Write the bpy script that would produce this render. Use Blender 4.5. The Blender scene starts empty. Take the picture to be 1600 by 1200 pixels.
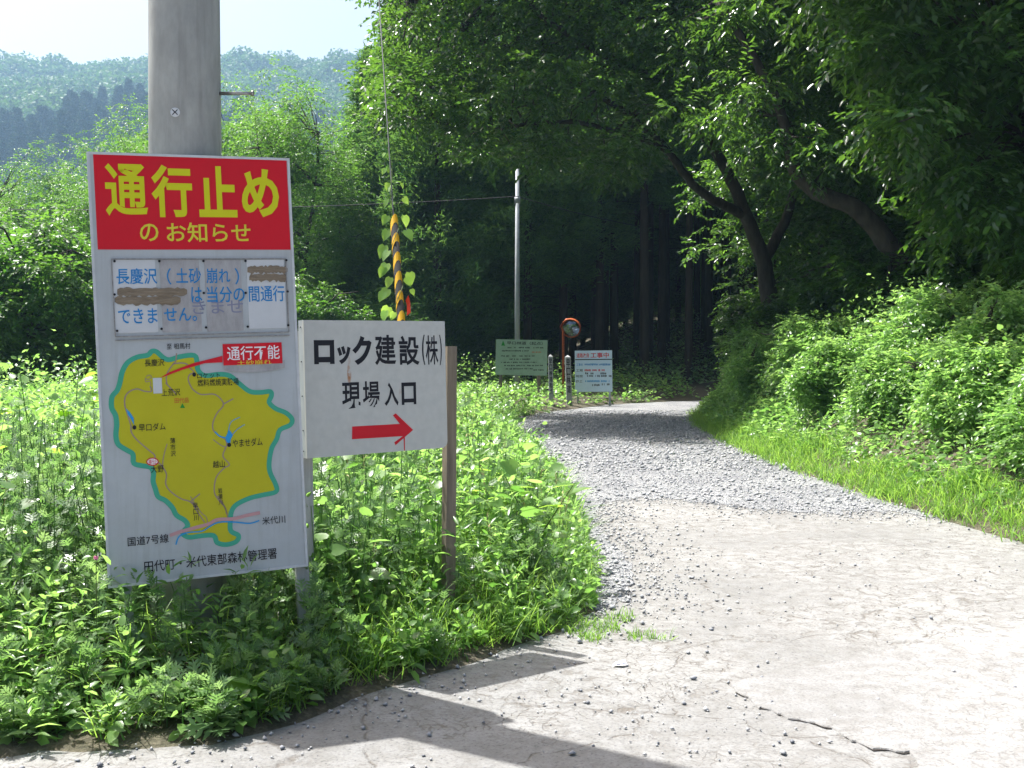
import bpy, math, random
import numpy as np
from mathutils import Vector, Matrix
R = np.random.default_rng(7)
random.seed(7)
rad = math.radians
sc = bpy.context.scene
col = sc.collection

# ------------------------------------------------------------------ camera
F = 1650.0                      # focal length in photo pixels (1600 wide)
EYE = Vector((0, 0, 1.5))
PITCH = -math.atan(40 / F)
cam_d = bpy.data.cameras.new('camera'); cam = bpy.data.objects.new('camera', cam_d); col.objects.link(cam)
cam.location = EYE; cam.rotation_euler = (rad(90) + PITCH, 0, 0)
cam_d.sensor_width = 36; cam_d.lens = 36 * F / 1600
cam_d.clip_start = .05; cam_d.clip_end = 4000
sc.camera = cam
# ------------------------------------------------------------------ light
SUN_EL, SUN_AZ = 62.8, 57.8     # azimuth measured from +Y towards -X
w = bpy.data.worlds.new('World'); sc.world = w; w.use_nodes = True
nt = w.node_tree; nt.nodes.clear()
sky = nt.nodes.new('ShaderNodeTexSky'); sky.sky_type = 'NISHITA'; sky.sun_disc = False
sky.sun_elevation = rad(SUN_EL); sky.sun_rotation = rad(-SUN_AZ); sky.altitude = 200; sky.dust_density = 9.0; sky.air_density = .8; sky.ozone_density = .6
bg = nt.nodes.new('ShaderNodeBackground'); bg.inputs['Strength'].default_value = .098
wo = nt.nodes.new('ShaderNodeOutputWorld')
nt.links.new(sky.outputs[0], bg.inputs[0]); nt.links.new(bg.outputs[0], wo.inputs[0])
sun_d = bpy.data.lights.new('sun', 'SUN'); sun_d.energy = 5.0; sun_d.angle = rad(.55); sun_d.color = (1, .98, .945)
sun = bpy.data.objects.new('sun', sun_d); col.objects.link(sun); sun.location = (-20, 20, 60)
ce = math.cos(rad(SUN_EL))
to_sun = Vector((-math.sin(rad(SUN_AZ)) * ce, math.cos(rad(SUN_AZ)) * ce, math.sin(rad(SUN_EL))))
sun.rotation_euler = (-to_sun).to_track_quat('-Z', 'Y').to_euler()
vs = sc.view_settings; vs.view_transform = 'Standard'; vs.look = 'None'; vs.gamma = 1; vs.use_curve_mapping = False
vs.exposure = 1.27
sc.cycles.max_bounces = 8; sc.cycles.diffuse_bounces = 4; sc.cycles.glossy_bounces = 2
sc.cycles.transmission_bounces = 4; sc.cycles.volume_bounces = 1; sc.cycles.transparent_max_bounces = 8
sc.cycles.use_denoising = True

# ------------------------------------------------------------------ coordinates
COSP, SINP = math.cos(PITCH), math.sin(PITCH)
def P(px, py, d):
    """point at world depth d (along +Y) seen at photo pixel px, py"""
    cx, cz = (px - 800) / F, -(py - 600) / F
    y = COSP - SINP * cz; z = SINP + COSP * cz
    k = d / y
    return Vector((cx * k, d, 1.5 + z * k))
def Pn(px, py, d):
    px, py, d = map(np.asarray, (px, py, d))
    cx, cz = (px - 800) / F, -(py - 600) / F
    y = COSP - SINP * cz; z = SINP + COSP * cz
    k = d / y
    return np.stack([cx * k, d + 0 * cx, 1.5 + z * k], -1)
def nz(x, y, s=0.):
    """cheap smooth noise about -1..1"""
    x = np.asarray(x, float); y = np.asarray(y, float)
    return (np.sin(x * 1.7 + 1.3 * s + 1.9 * np.sin(y * .9 + s)) + np.sin(y * 2.1 + 2.1 * s + 1.4 * np.sin(x * 1.3 - s))
            + .6 * np.sin(x * 3.9 + y * 3.1 + s * 3) + .4 * np.sin(x * 7.3 - y * 6.1 + s * 5)) / 3.0
def sstep(a, b, v):
    t = np.clip((v - a) / (b - a), 0, 1); return t * t * (3 - 2 * t)

# road outline (x, y)
LEFT = [(-60, 2.4), (-14, 3.6), (-6, 3.95), (-1.92, 3.96), (-1.19, 4.09), (-.894, 4.34), (-.68, 4.67), (-.475, 4.9), (-.065, 5.38), (.244, 5.76),
        (.45, 6.19), (.58, 7.28), (.56, 8.84), (.545, 11.25), (.42, 13.75), (.16, 17.7), (-.14, 23.6), (.1, 26.5), (1.26, 29.8), (3.1, 34.0), (6.0, 37.2), (10, 39), (30, 41)]
RIGHT = [(60, -1), (14, 3.0), (8, 3.6), (5.2, 5.0), (4.4, 7.0), (4.14, 8.53), (3.92, 10.8), (3.75, 13.75), (3.75, 17.7), (4.0, 22.5), (4.7, 28.0), (6.0, 31.2), (9, 33.6), (14, 35), (30, 36.5)]
ROAD = np.array([(-60, -25)] + LEFT + RIGHT[::-1] + [(60, -25)], float)
def inside(poly, x, y):
    x = np.asarray(x, float); y = np.asarray(y, float); c = np.zeros(x.shape, bool)
    n = len(poly)
    for i in range(n):
        x0, y0 = poly[i]; x1, y1 = poly[(i + 1) % n]
        if y0 == y1: continue
        m = ((y0 > y) != (y1 > y)) & (x < (x1 - x0) * (y - y0) / (y1 - y0) + x0)
        c ^= m
    return c
def dist_line(line, x, y):
    x = np.asarray(x, float); y = np.asarray(y, float); d = np.full(x.shape, 1e9)
    for (x0, y0), (x1, y1) in zip(line[:-1], line[1:]):
        dx, dy = x1 - x0, y1 - y0
        t = np.clip(((x - x0) * dx + (y - y0) * dy) / (dx * dx + dy * dy), 0, 1)
        d = np.minimum(d, np.hypot(x - x0 - t * dx, y - y0 - t * dy))
    return d
RSIDE = np.array([(60, -1)] + RIGHT[1:] + [(60, 36.5), (400, 36.5), (400, -1)], float)
def ground_z(x, y):
    x = np.asarray(x, float); y = np.asarray(y, float)
    r = inside(ROAD, x, y); rs = inside(RSIDE, x, y)
    dl = dist_line(LEFT, x, y); dr = dist_line(RIGHT, x, y)
    d = np.minimum(dl, dr)
    lft = .03 + .12 * sstep(0, 1.0, dl) + .04 * nz(x * 2, y * 2, 3) * sstep(0, .6, dl)
    # forest floor climbing gently beyond the bend
    lft = lft + .12 * np.maximum(0, np.minimum(dl, 40)) * sstep(-2, 10, x) * sstep(30, 38, y)
    bank = .0 + .08 * sstep(0, .4, dr) + 1.3 * sstep(-.05, 1, dr / 2.4) + .13 * np.maximum(dr - 2.2, 0) + .2 * nz(x * .9, y * .8, 5) * sstep(.4, 2, dr)
    z = np.where(rs, bank, lft)
    z = np.where(r, -.05 + .05 * (1 - sstep(0, .25, d)), z)
    z = z + .012 * nz(x * 9, y * 8, 2) * (1 - sstep(.3, 1, d))
    S = 2.0; xs, ys = x / S, y / S
    far = 47 * np.clip((ys - 130) / 130, 0, None) ** 1.05
    far = np.where(ys > 260, 47 + (ys - 260) * .40, far)
    far = np.minimum(far, 113 + .02 * (ys - 425))
    far = far + sstep(150, 260, ys) * (4.5 * nz(xs * .035, ys * .02, 1) + 3.5 * nz(xs * .09, ys * .05, 4)) + 3 * sstep(-90, -20, xs) * sstep(300, 420, ys)
    return z + np.where(ys > 130, far * S, 0)

# ------------------------------------------------------------------ object helpers
def tag(o, label=None, cat=None, group=None, kind=None):
    if label: o['label'] = label
    if cat: o['category'] = cat
    if group: o['group'] = group
    if kind: o['kind'] = kind
    return o
def empty(name, loc=(0, 0, 0), **k):
    o = bpy.data.objects.new(name, None); col.objects.link(o); o.location = loc; o.empty_display_size = .2
    return tag(o, **k)
def raw_mesh(name, V, Fc, mat=None, rnd=None, smooth=False):
    V = np.asarray(V, np.float32).reshape(-1, 3); Fc = np.asarray(Fc, np.int32)
    me = bpy.data.meshes.new(name); n = Fc.shape[1]
    me.vertices.add(len(V)); me.vertices.foreach_set('co', V.ravel())
    me.loops.add(Fc.size); me.loops.foreach_set('vertex_index', Fc.ravel())
    me.polygons.add(len(Fc)); me.polygons.foreach_set('loop_start', np.arange(0, Fc.size, n, dtype=np.int32))
    if smooth: me.polygons.foreach_set('use_smooth', np.ones(len(Fc), bool))
    if rnd is not None:
        a = me.attributes.new('rnd', 'FLOAT', 'POINT'); a.data.foreach_set('value', np.asarray(rnd, np.float32))
    me.update(calc_edges=True)
    if mat:
        me.materials.append(mat)
    return me
def link(name, me, parent=None, loc=None, **k):
    o = bpy.data.objects.new(name, me); col.objects.link(o)
    if parent: o.parent = parent
    if loc is not None: o.location = loc
    return tag(o, **k)
class MB:
    """collects polygons (n-gons allowed)"""
    def __init__(s): s.v = []; s.f = []; s.sm = []
    def poly(s, pts, smooth=False):
        b = len(s.v); s.v += [tuple(p) for p in pts]; s.f.append(tuple(range(b, b + len(pts)))); s.sm.append(smooth)
    def box(s, o, ux, uy, uz, a, b):
        """box between local corners a, b in frame o,ux,uy,uz"""
        c = []
        for k in range(8):
            p = [b[i] if (k >> i) & 1 else a[i] for i in range(3)]
            c.append(tuple(Vector(o) + Vector(ux) * p[0] + Vector(uy) * p[1] + Vector(uz) * p[2]))
        n = len(s.v); s.v += c
        for f in ((0, 2, 3, 1), (4, 5, 7, 6), (0, 1, 5, 4), (2, 6, 7, 3), (0, 4, 6, 2), (1, 3, 7, 5)):
            s.f.append(tuple(n + i for i in f)); s.sm.append(False)
    def tube(s, pts, rs, n=8, cap=True):
        pts = [Vector(p) for p in pts]
        if not hasattr(rs, '__len__'): rs = [rs] * len(pts)
        b = len(s.v); ref = Vector((0.13, .31, 1))
        for i, p in enumerate(pts):
            t = (pts[min(i + 1, len(pts) - 1)] - pts[max(i - 1, 0)]).normalized()
            a = t.cross(ref)
            if a.length < .05: a = t.cross(Vector((1, 0, 0)))
            a.normalize(); c = t.cross(a)
            for k in range(n):
                q = 2 * math.pi * k / n
                s.v.append(tuple(p + (a * math.cos(q) + c * math.sin(q)) * rs[i]))
        for i in range(len(pts) - 1):
            for k in range(n):
                k2 = (k + 1) % n
                s.f.append((b + i * n + k, b + i * n + k2, b + (i + 1) * n + k2, b + (i + 1) * n + k)); s.sm.append(True)
        if cap:
            s.f.append(tuple(b + k for k in range(n))[::-1]); s.sm.append(False)
            e = b + (len(pts) - 1) * n
            s.f.append(tuple(e + k for k in range(n))); s.sm.append(False)
    def mesh(s, name, mat=None):
        me = bpy.data.meshes.new(name); me.from_pydata(s.v, [], s.f)
        me.polygons.foreach_set('use_smooth', s.sm); me.update()
        if mat: me.materials.append(mat)
        return me
    def build(s, name, mat, parent=None, loc=None, **k):
        return link(name, s.mesh(name, mat), parent, loc, **k)

# ------------------------------------------------------------------ materials
def new_mat(name):
    m = bpy.data.materials.new(name); m.use_nodes = True
    n = m.node_tree; b = n.nodes['Principled BSDF']; return m, n, b
def N(n, typ, **k):
    nd = n.nodes.new(typ)
    for a, v in k.items():
        if a.startswith('in_'):
            key = a[3:]; key = int(key) if key.isdigit() else key
            nd.inputs[key].default_value = v
        else: setattr(nd, a, v)
    return nd
def ramp(n, src, stops, interp='LINEAR'):
    r = n.nodes.new('ShaderNodeValToRGB'); e = r.color_ramp.elements; r.color_ramp.interpolation = interp
    e[0].position = stops[0][0]; e[0].color = (*stops[0][1], 1) if len(stops[0][1]) == 3 else stops[0][1]
    e[1].position = stops[-1][0]; e[1].color = (*stops[-1][1], 1)
    for p, c in stops[1:-1]:
        q = e.new(p); q.color = (*c, 1)
    n.links.new(src, r.inputs[0]); return r
def leaf_mat(name, c0, c1, t0, t1, tmix=.4, rough=.42, spec=.5):
    m, n, b = new_mat(name)
    at = N(n, 'ShaderNodeAttribute', attribute_name='rnd')
    r1 = ramp(n, at.outputs['Fac'], [(0, c0), (.93, c1), (1, tuple(min(1, a * 1.5 + .01) for a in c1))])
    r2 = ramp(n, at.outputs['Fac'], [(0, t0), (.93, t1), (1, tuple(min(1, a * 1.2 + .02) for a in t1))])
    n.links.new(r1.outputs[0], b.inputs['Base Color'])
    b.inputs['Roughness'].default_value = rough; b.inputs['Specular IOR Level'].default_value = spec
    tr = N(n, 'ShaderNodeBsdfTranslucent'); n.links.new(r2.outputs[0], tr.inputs[0])
    mx = N(n, 'ShaderNodeMixShader', in_0=tmix)
    n.links.new(b.outputs[0], mx.inputs[1]); n.links.new(tr.outputs[0], mx.inputs[2])
    n.links.new(mx.outputs[0], n.nodes['Material Output'].inputs[0])
    return m
def plain(name, c, rough=.5, metal=0., noise=.0, scale=8., bump=0., c2=None, stretch=(1, 1, 1)):
    m, n, b = new_mat(name)
    b.inputs['Roughness'].default_value = rough; b.inputs['Metallic'].default_value = metal
    b.inputs['Base Color'].default_value = (*c, 1); b.inputs['Specular IOR Level'].default_value = .22
    if noise or bump or c2:
        tc = N(n, 'ShaderNodeTexCoord'); mp = N(n, 'ShaderNodeMapping'); mp.inputs['Scale'].default_value = stretch
        n.links.new(tc.outputs['Object'], mp.inputs[0])
        t = N(n, 'ShaderNodeTexNoise', in_Scale=scale, in_Detail=6.0, in_Roughness=.65); n.links.new(mp.outputs[0], t.inputs['Vector'])
        lo = c2 if c2 else tuple(a * (1 - noise) for a in c)
        hi = c if c2 else tuple(min(1, a * (1 + noise)) for a in c)
        r = ramp(n, t.outputs['Fac'], [(.3, lo), (.7, hi)]); n.links.new(r.outputs[0], b.inputs['Base Color'])
        if bump:
            bp = N(n, 'ShaderNodeBump', in_Strength=bump, in_Distance=.02); n.links.new(t.outputs['Fac'], bp.inputs['Height'])
            n.links.new(bp.outputs[0], b.inputs['Normal'])
    return m

M = {}
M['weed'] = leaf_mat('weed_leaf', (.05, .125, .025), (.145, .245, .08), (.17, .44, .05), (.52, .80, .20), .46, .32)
M['weed_dark'] = leaf_mat('mugwort_leaf', (.04, .10, .035), (.15, .23, .11), (.14, .34, .06), (.42, .64, .20), .42, .34)
M['grass'] = leaf_mat('grass_blade', (.06, .15, .02), (.12, .23, .04), (.20, .46, .04), (.46, .70, .11), .46, .45, .3)
M['big'] = leaf_mat('big_leaf', (.06, .15, .03), (.11, .21, .05), (.35, .62, .05), (.55, .82, .12), .46, .42)
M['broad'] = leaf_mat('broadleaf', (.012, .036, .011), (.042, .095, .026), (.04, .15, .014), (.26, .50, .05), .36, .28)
M['locust'] = leaf_mat('locust_leaf', (.022, .07, .014), (.07, .15, .028), (.07, .25, .016), (.27, .52, .06), .42, .4)
M['cedar'] = leaf_mat('cedar_needle', (.018, .065, .022), (.10, .21, .055), (.05, .18, .03), (.28, .50, .08), .34, .5, .3)
M['far'] = leaf_mat('far_crown', (.014, .045, .014), (.075, .145, .032), (.04, .11, .02), (.13, .27, .04), .25, .6, .2)
M['farcedar'] = leaf_mat('far_conifer', (.010, .032, .014), (.028, .06, .022), (.02, .05, .015), (.03, .08, .02), .15, .6, .2)
M['straw'] = plain('straw', (.34, .30, .15), .8)
M['stem'] = plain('stem', (.09, .13, .035), .6, noise=.3)
M['bark'] = plain('bark', (.05, .042, .034), .9, noise=.5, scale=9, bump=.8, stretch=(1, 1, .25))
M['cedarbark'] = plain('cedar_bark', (.035, .026, .02), .95, noise=.45, scale=14, bump=.7, stretch=(1, 1, .12))
M['concrete'] = plain('pole_concrete', (.38, .39, .37), .75, c2=(.23, .235, .225), scale=7, bump=.15, stretch=(1, 1, .4))
M['galv'] = plain('galvanised_steel', (.30, .32, .34), .6, metal=.2, noise=.12)
M['steel'] = plain('rusted_bolt', (.30, .29, .28), .45, metal=.8, noise=.3, scale=60)
M['white_enamel'] = plain('white_sign_face', (.43, .465, .485), .45, c2=(.375, .40, .415), scale=5, bump=.0)
def streaks(m, amt, col=(.16, .15, .12)):
    n = m.node_tree; b = n.nodes['Principled BSDF']; src = b.inputs['Base Color'].links[0].from_socket
    tc = N(n, 'ShaderNodeTexCoord'); mp = N(n, 'ShaderNodeMapping'); mp.inputs['Scale'].default_value = (16, 16, .9); n.links.new(tc.outputs['Object'], mp.inputs[0])
    t = N(n, 'ShaderNodeTexNoise', in_Scale=1.7, in_Detail=5.0, in_Roughness=.6); n.links.new(mp.outputs[0], t.inputs['Vector'])
    r = ramp(n, t.outputs['Fac'], [(.52, (0, 0, 0)), (.78, (amt, amt, amt))]); mx = N(n, 'ShaderNodeMix', data_type='RGBA'); mx.inputs[7].default_value = (*col, 1)
    n.links.new(r.outputs[0], mx.inputs[0]); n.links.new(src, mx.inputs[6]); n.links.new(mx.outputs[2], b.inputs['Base Color'])
streaks(M['white_enamel'], .2); streaks(M['concrete'], .38, (.12, .12, .115))
M['frame'] = plain('sign_frame', (.50, .52, .54), .4, noise=.08, scale=20)
M['red'] = plain('red_print', (.56, .008, .02), .4, noise=.06, scale=3)
M['yellow'] = plain('yellow_print', (.56, .56, .01), .4)
M['yellowtxt'] = plain('yellow_lettering', (.62, .56, .04), .4)
M['mapyellow'] = plain('map_yellow', (.46, .43, .012), .45, noise=.05, scale=6)
M['teal'] = plain('map_green', (.05, .34, .23), .45)
M['maproad'] = plain('map_road', (.30, .22, .19), .5)
M['mapbrown'] = plain('map_highway', (.48, .27, .28), .5)
M['mapblue'] = plain('map_blue', (.02, .28, .62), .5)
M['blue'] = plain('blue_lettering', (.008, .19, .48), .45)
M['ghost'] = plain('faded_lettering', (.20, .21, .30), .5)
M['black'] = plain('black_print', (.012, .012, .018), .4)
M['darkred'] = plain('small_red_print', (.5, .1, .03), .45)
M['white'] = plain('white_print', (.75, .72, .74), .4)
M['green'] = plain('green_print', (.02, .25, .03), .4)
M['tape'] = plain('peeled_tape', (.27, .22, .16), .85, c2=(.16, .125, .09), scale=60, bump=.5, stretch=(.25, .25, 2))
M['plate'] = plain('notice_plate', (.52, .54, .56), .4, noise=.05, scale=7)
M['plate_dirty'] = plain('stained_notice_plate', (.40, .395, .40), .5, c2=(.27, .265, .27), scale=22, stretch=(1, 1, .4))
M['wood'] = plain('weathered_post', (.20, .165, .125), .85, noise=.35, scale=22, bump=.5, stretch=(1, 1, .08))
M['palewood'] = plain('pale_painted_post', (.33, .34, .34), .7, noise=.25, scale=22, bump=.3, stretch=(1, 1, .12))
M['rubber_black'] = plain('black_stripe', (.012, .012, .012), .9)
M['amber'] = plain('amber_stripe', (.62, .34, .01), .6)
M['orange'] = plain('orange_paint', (.30, .07, .02), .5, noise=.3, scale=20)
M['redtape'] = plain('red_tape', (.75, .05, .02), .5)
M['greensign'] = plain('pale_green_sign', (.30, .42, .31), .5, noise=.12, scale=5)
M['bluewhite'] = plain('pale_blue_sign', (.52, .66, .78), .45, noise=.04, scale=5)
M['crack'] = plain('crack_dirt', (.035, .03, .025), .95)
M['wire'] = plain('black_cable', (.02, .02, .025), .6)
M['strand'] = plain('steel_strand', (.05, .055, .06), .7)
m_, n_, b_ = new_mat('mirror_face'); b_.inputs['Metallic'].default_value = 1; b_.inputs['Roughness'].default_value = .06; b_.inputs['Base Color'].default_value = (.16, .19, .24, 1); M['mirror'] = m_
M['pink'] = plain('pink_petals', (.65, .20, .35), .6)
M['paper'] = plain('litter_paper', (.8, .8, .85), .6)

# sign 2 face: cream with rust runs
m, n, b = new_mat('painted_plywood'); b.inputs['Roughness'].default_value = .5
tc = N(n, 'ShaderNodeTexCoord'); mp = N(n, 'ShaderNodeMapping'); mp.inputs['Scale'].default_value = (5.5, 5.5, 1.1); mp.inputs['Location'].default_value = (.3, .1, .2)
n.links.new(tc.outputs['Object'], mp.inputs[0])
t1 = N(n, 'ShaderNodeTexNoise', in_Scale=1.6, in_Detail=3.0); n.links.new(mp.outputs[0], t1.inputs['Vector'])
t2 = N(n, 'ShaderNodeTexNoise', in_Scale=26.0, in_Detail=5.0); n.links.new(tc.outputs['Object'], t2.inputs['Vector'])
r1 = ramp(n, t1.outputs['Fac'], [(.68, (0, 0, 0)), (.74, (1, 1, 1))])
r2 = ramp(n, t2.outputs['Fac'], [(.45, (0, 0, 0)), (.6, (1, 1, 1))])
mu = N(n, 'ShaderNodeMath', operation='MULTIPLY'); n.links.new(r1.outputs[0], mu.inputs[0]); n.links.new(r2.outputs[0], mu.inputs[1])
r3 = ramp(n, t2.outputs['Fac'], [(.2, (.44, .445, .42)), (.8, (.52, .52, .49))])
mc = N(n, 'ShaderNodeMix', data_type='RGBA'); mc.inputs[7].default_value = (.34, .15, .06, 1)
n.links.new(mu.outputs[0], mc.inputs[0]); n.links.new(r3.outputs[0], mc.inputs[6]); n.links.new(mc.outputs[2], b.inputs['Base Color'])
M['ply'] = m

# ground: litter and soil
m, n, b = new_mat('soil'); b.inputs['Roughness'].default_value = .95
geo = N(n, 'ShaderNodeNewGeometry')
t1 = N(n, 'ShaderNodeTexNoise', in_Scale=1.2, in_Detail=8.0); t2 = N(n, 'ShaderNodeTexNoise', in_Scale=38.0, in_Detail=6.0)
for t in (t1, t2): n.links.new(geo.outputs['Position'], t.inputs['Vector'])
ra = ramp(n, t2.outputs['Fac'], [(.3, (.035, .027, .018)), (.52, (.085, .066, .045)), (.74, (.20, .165, .12))])
rb = ramp(n, t1.outputs['Fac'], [(.42, (.03, .042, .015)), (.6, (.08, .07, .045))])
mc = N(n, 'ShaderNodeMix', data_type='RGBA'); mc.inputs[0].default_value = .45
n.links.new(ra.outputs[0], mc.inputs[6]); n.links.new(rb.outputs[0], mc.inputs[7]); n.links.new(mc.outputs[2], b.inputs['Base Color'])
bp = N(n, 'ShaderNodeBump', in_Strength=.8, in_Distance=.03); n.links.new(t2.outputs['Fac'], bp.inputs['Height']); n.links.new(bp.outputs[0], b.inputs['Normal'])
M['soil'] = m

def asphalt_mat(name, tone, crack_amt, warm=1.0):
    m, n, b = new_mat(name); b.inputs['Roughness'].default_value = .85; b.inputs['Specular IOR Level'].default_value = .3
    geo = N(n, 'ShaderNodeNewGeometry')
    big = N(n, 'ShaderNodeTexNoise', in_Scale=.55, in_Detail=5.0, in_Roughness=.6)
    fine = N(n, 'ShaderNodeTexNoise', in_Scale=75.0, in_Detail=4.0, in_Roughness=.7)
    med = N(n, 'ShaderNodeTexNoise', in_Scale=9.0, in_Detail=6.0, in_Roughness=.7)
    wob = N(n, 'ShaderNodeTexNoise', in_Scale=3.0, in_Detail=4.0)
    for t in (big, fine, med, wob): n.links.new(geo.outputs['Position'], t.inputs['Vector'])
    add = N(n, 'ShaderNodeVectorMath', operation='MULTIPLY_ADD'); add.inputs[1].default_value = (.55, .55, 0)
    n.links.new(wob.outputs['Color'], add.inputs[0]); n.links.new(geo.outputs['Position'], add.inputs[2])
    vor = N(n, 'ShaderNodeTexVoronoi', feature='DISTANCE_TO_EDGE', in_Scale=13.0); n.links.new(add.outputs[0], vor.inputs['Vector'])
    vor2 = N(n, 'ShaderNodeTexVoronoi', feature='DISTANCE_TO_EDGE', in_Scale=.8); n.links.new(add.outputs[0], vor2.inputs['Vector'])
    c1 = ramp(n, vor.outputs['Distance'], [(.0, (0, 0, 0)), (.05, (1, 1, 1))])
    c2 = ramp(n, vor2.outputs['Distance'], [(.0, (0, 0, 0)), (.006, (1, 1, 1))])
    msk = ramp(n, big.outputs['Fac'], [(.44, (1, 1, 1)), (.56, (0, 0, 0))])      # cracks only in patches
    brk = ramp(n, med.outputs['Fac'], [(.42, (0, 0, 0)), (.56, (1, 1, 1))])      # broken up along their run
    mx = N(n, 'ShaderNodeMath', operation='MAXIMUM'); n.links.new(c1.outputs[0], mx.inputs[0]); n.links.new(msk.outputs[0], mx.inputs[1])
    mx2 = N(n, 'ShaderNodeMath', operation='MAXIMUM'); n.links.new(mx.outputs[0], mx2.inputs[0]); n.links.new(brk.outputs[0], mx2.inputs[1])
    mx3 = N(n, 'ShaderNodeMath', operation='MAXIMUM'); n.links.new(c2.outputs[0], mx3.inputs[0]); n.links.new(brk.outputs[0], mx3.inputs[1])
    mul = N(n, 'ShaderNodeMath', operation='MULTIPLY'); n.links.new(mx2.outputs[0], mul.inputs[0]); n.links.new(mx3.outputs[0], mul.inputs[1])
    base = ramp(n, big.outputs['Fac'], [(.34, tuple(tone[i] * .76 for i in range(3))), (.66, tuple(tone[i] * 1.12 for i in range(3)))])
    fr = ramp(n, fine.outputs['Fac'], [(.30, (.45, .45, .46)), (.44, (.93, .93, .93)), (.7, (1.12, 1.12, 1.12))])
    mr = ramp(n, med.outputs['Fac'], [(.3, (.78, .76, .73)), (.6, (1.05, 1.05, 1.05))])
    a = N(n, 'ShaderNodeMix', data_type='RGBA', blend_type='MULTIPLY'); a.inputs[0].default_value = 1
    n.links.new(base.outputs[0], a.inputs[6]); n.links.new(fr.outputs[0], a.inputs[7])
    a2 = N(n, 'ShaderNodeMix', data_type='RGBA', blend_type='MULTIPLY'); a2.inputs[0].default_value = 1
    n.links.new(a.outputs[2], a2.inputs[6]); n.links.new(mr.outputs[0], a2.inputs[7])
    cr = N(n, 'ShaderNodeMix', data_type='RGBA'); cr.inputs[6].default_value = (.10, .085, .07, 1)
    k = N(n, 'ShaderNodeMapRange'); k.inputs['To Min'].default_value = 1 - crack_amt; n.links.new(mul.outputs[0], k.inputs['Value'])
    n.links.new(k.outputs[0], cr.inputs[0]); n.links.new(a2.outputs[2], cr.inputs[7]); n.links.new(cr.outputs[2], b.inputs['Base Color'])
    b1 = N(n, 'ShaderNodeBump', in_Strength=.5, in_Distance=.004); n.links.new(fine.outputs['Fac'], b1.inputs['Height'])
    b2 = N(n, 'ShaderNodeBump', in_Strength=.6, in_Distance=.01); n.links.new(k.outputs[0], b2.inputs['Height']); n.links.new(b1.outputs[0], b2.inputs['Normal'])
    b3 = N(n, 'ShaderNodeBump', in_Strength=.4, in_Distance=.02); n.links.new(med.outputs['Fac'], b3.inputs['Height']); n.links.new(b2.outputs[0], b3.inputs['Normal'])
    n.links.new(b3.outputs[0], b.inputs['Normal'])
    return m
M['asphalt'] = asphalt_mat('worn_asphalt', (.228, .226, .219), .85)
M['patch'] = asphalt_mat('newer_asphalt_layer', (.246, .244, .239), .35)
# gravel bed
m, n, b = new_mat('gravel_bed'); b.inputs['Roughness'].default_value = .9
geo = N(n, 'ShaderNodeNewGeometry')
v1 = N(n, 'ShaderNodeTexVoronoi', in_Scale=46.0); v2 = N(n, 'ShaderNodeTexVoronoi', feature='DISTANCE_TO_EDGE', in_Scale=46.0)
t1 = N(n, 'ShaderNodeTexNoise', in_Scale=1.0, in_Detail=5.0)
for t in (v1, v2, t1): n.links.new(geo.outputs['Position'], t.inputs['Vector'])
sx = N(n, 'ShaderNodeSeparateColor'); n.links.new(v1.outputs['Color'], sx.inputs[0])
r1 = ramp(n, sx.outputs[0], [(0, (.18, .185, .20)), (.5, (.30, .305, .32)), (1, (.42, .42, .42))])
r2 = ramp(n, v2.outputs['Distance'], [(0, (.45, .45, .45)), (.12, (1, 1, 1))])
r3 = ramp(n, t1.outputs['Fac'], [(.35, (.85, .85, .86)), (.65, (1.15, 1.15, 1.12))])
a = N(n, 'ShaderNodeMix', data_type='RGBA', blend_type='MULTIPLY'); a.inputs[0].default_value = 1
a2 = N(n, 'ShaderNodeMix', data_type='RGBA', blend_type='MULTIPLY'); a2.inputs[0].default_value = 1
n.links.new(r1.outputs[0], a.inputs[6]); n.links.new(r2.outputs[0], a.inputs[7]); n.links.new(a.outputs[2], a2.inputs[6]); n.links.new(r3.outputs[0], a2.inputs[7])
n.links.new(a2.outputs[2], b.inputs['Base Color'])
bp = N(n, 'ShaderNodeBump', in_Strength=1.0, in_Distance=.03); n.links.new(v2.outputs['Distance'], bp.inputs['Height']); n.links.new(bp.outputs[0], b.inputs['Normal'])
M['gravel'] = m
m, n, b = new_mat('crushed_stone'); b.inputs['Roughness'].default_value = .85
at = N(n, 'ShaderNodeAttribute', attribute_name='rnd')
r1 = ramp(n, at.outputs['Fac'], [(0, (.13, .135, .15)), (.4, (.25, .26, .275)), (.85, (.38, .38, .38)), (1, (.46, .45, .43))])
n.links.new(r1.outputs[0], b.inputs['Base Color']); M['stone'] = m

# ------------------------------------------------------------------ terrain and road
def axis(dense0, dense1, step, lo, hi, grow=1.12):
    a = list(np.arange(dense0, dense1, step)); s = step; v = dense0
    while v > lo: s *= grow; v -= min(s, 24); a.insert(0, v)
    s = step; v = a[-1]
    while v < hi: s *= grow; v += min(s, 24); a.append(v)
    return np.array(a)
gx = axis(-5, 12, .16, -1200, 1200); gy = axis(3, 24, .16, -400, 1400, 1.06)
GX, GY = np.meshgrid(gx, gy); GZ = ground_z(GX, GY)
nx, ny = len(gx), len(gy)
idx = np.arange(nx * ny).reshape(ny, nx)
quads = np.stack([idx[:-1, :-1], idx[:-1, 1:], idx[1:, 1:], idx[1:, :-1]], -1).reshape(-1, 4)
link('ground', raw_mesh('ground', np.stack([GX, GY, GZ], -1), quads, M['soil'], smooth=True), kind='structure',
     label='brown soil and leaf litter under the weeds and forest')

def sheet(name, poly, z, mat, step=None, label=None):
    m = MB(); m.poly([(x, y, z) for x, y in poly]); me = m.mesh(name, mat)
    return link(name, me, kind='structure', label=label)
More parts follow.
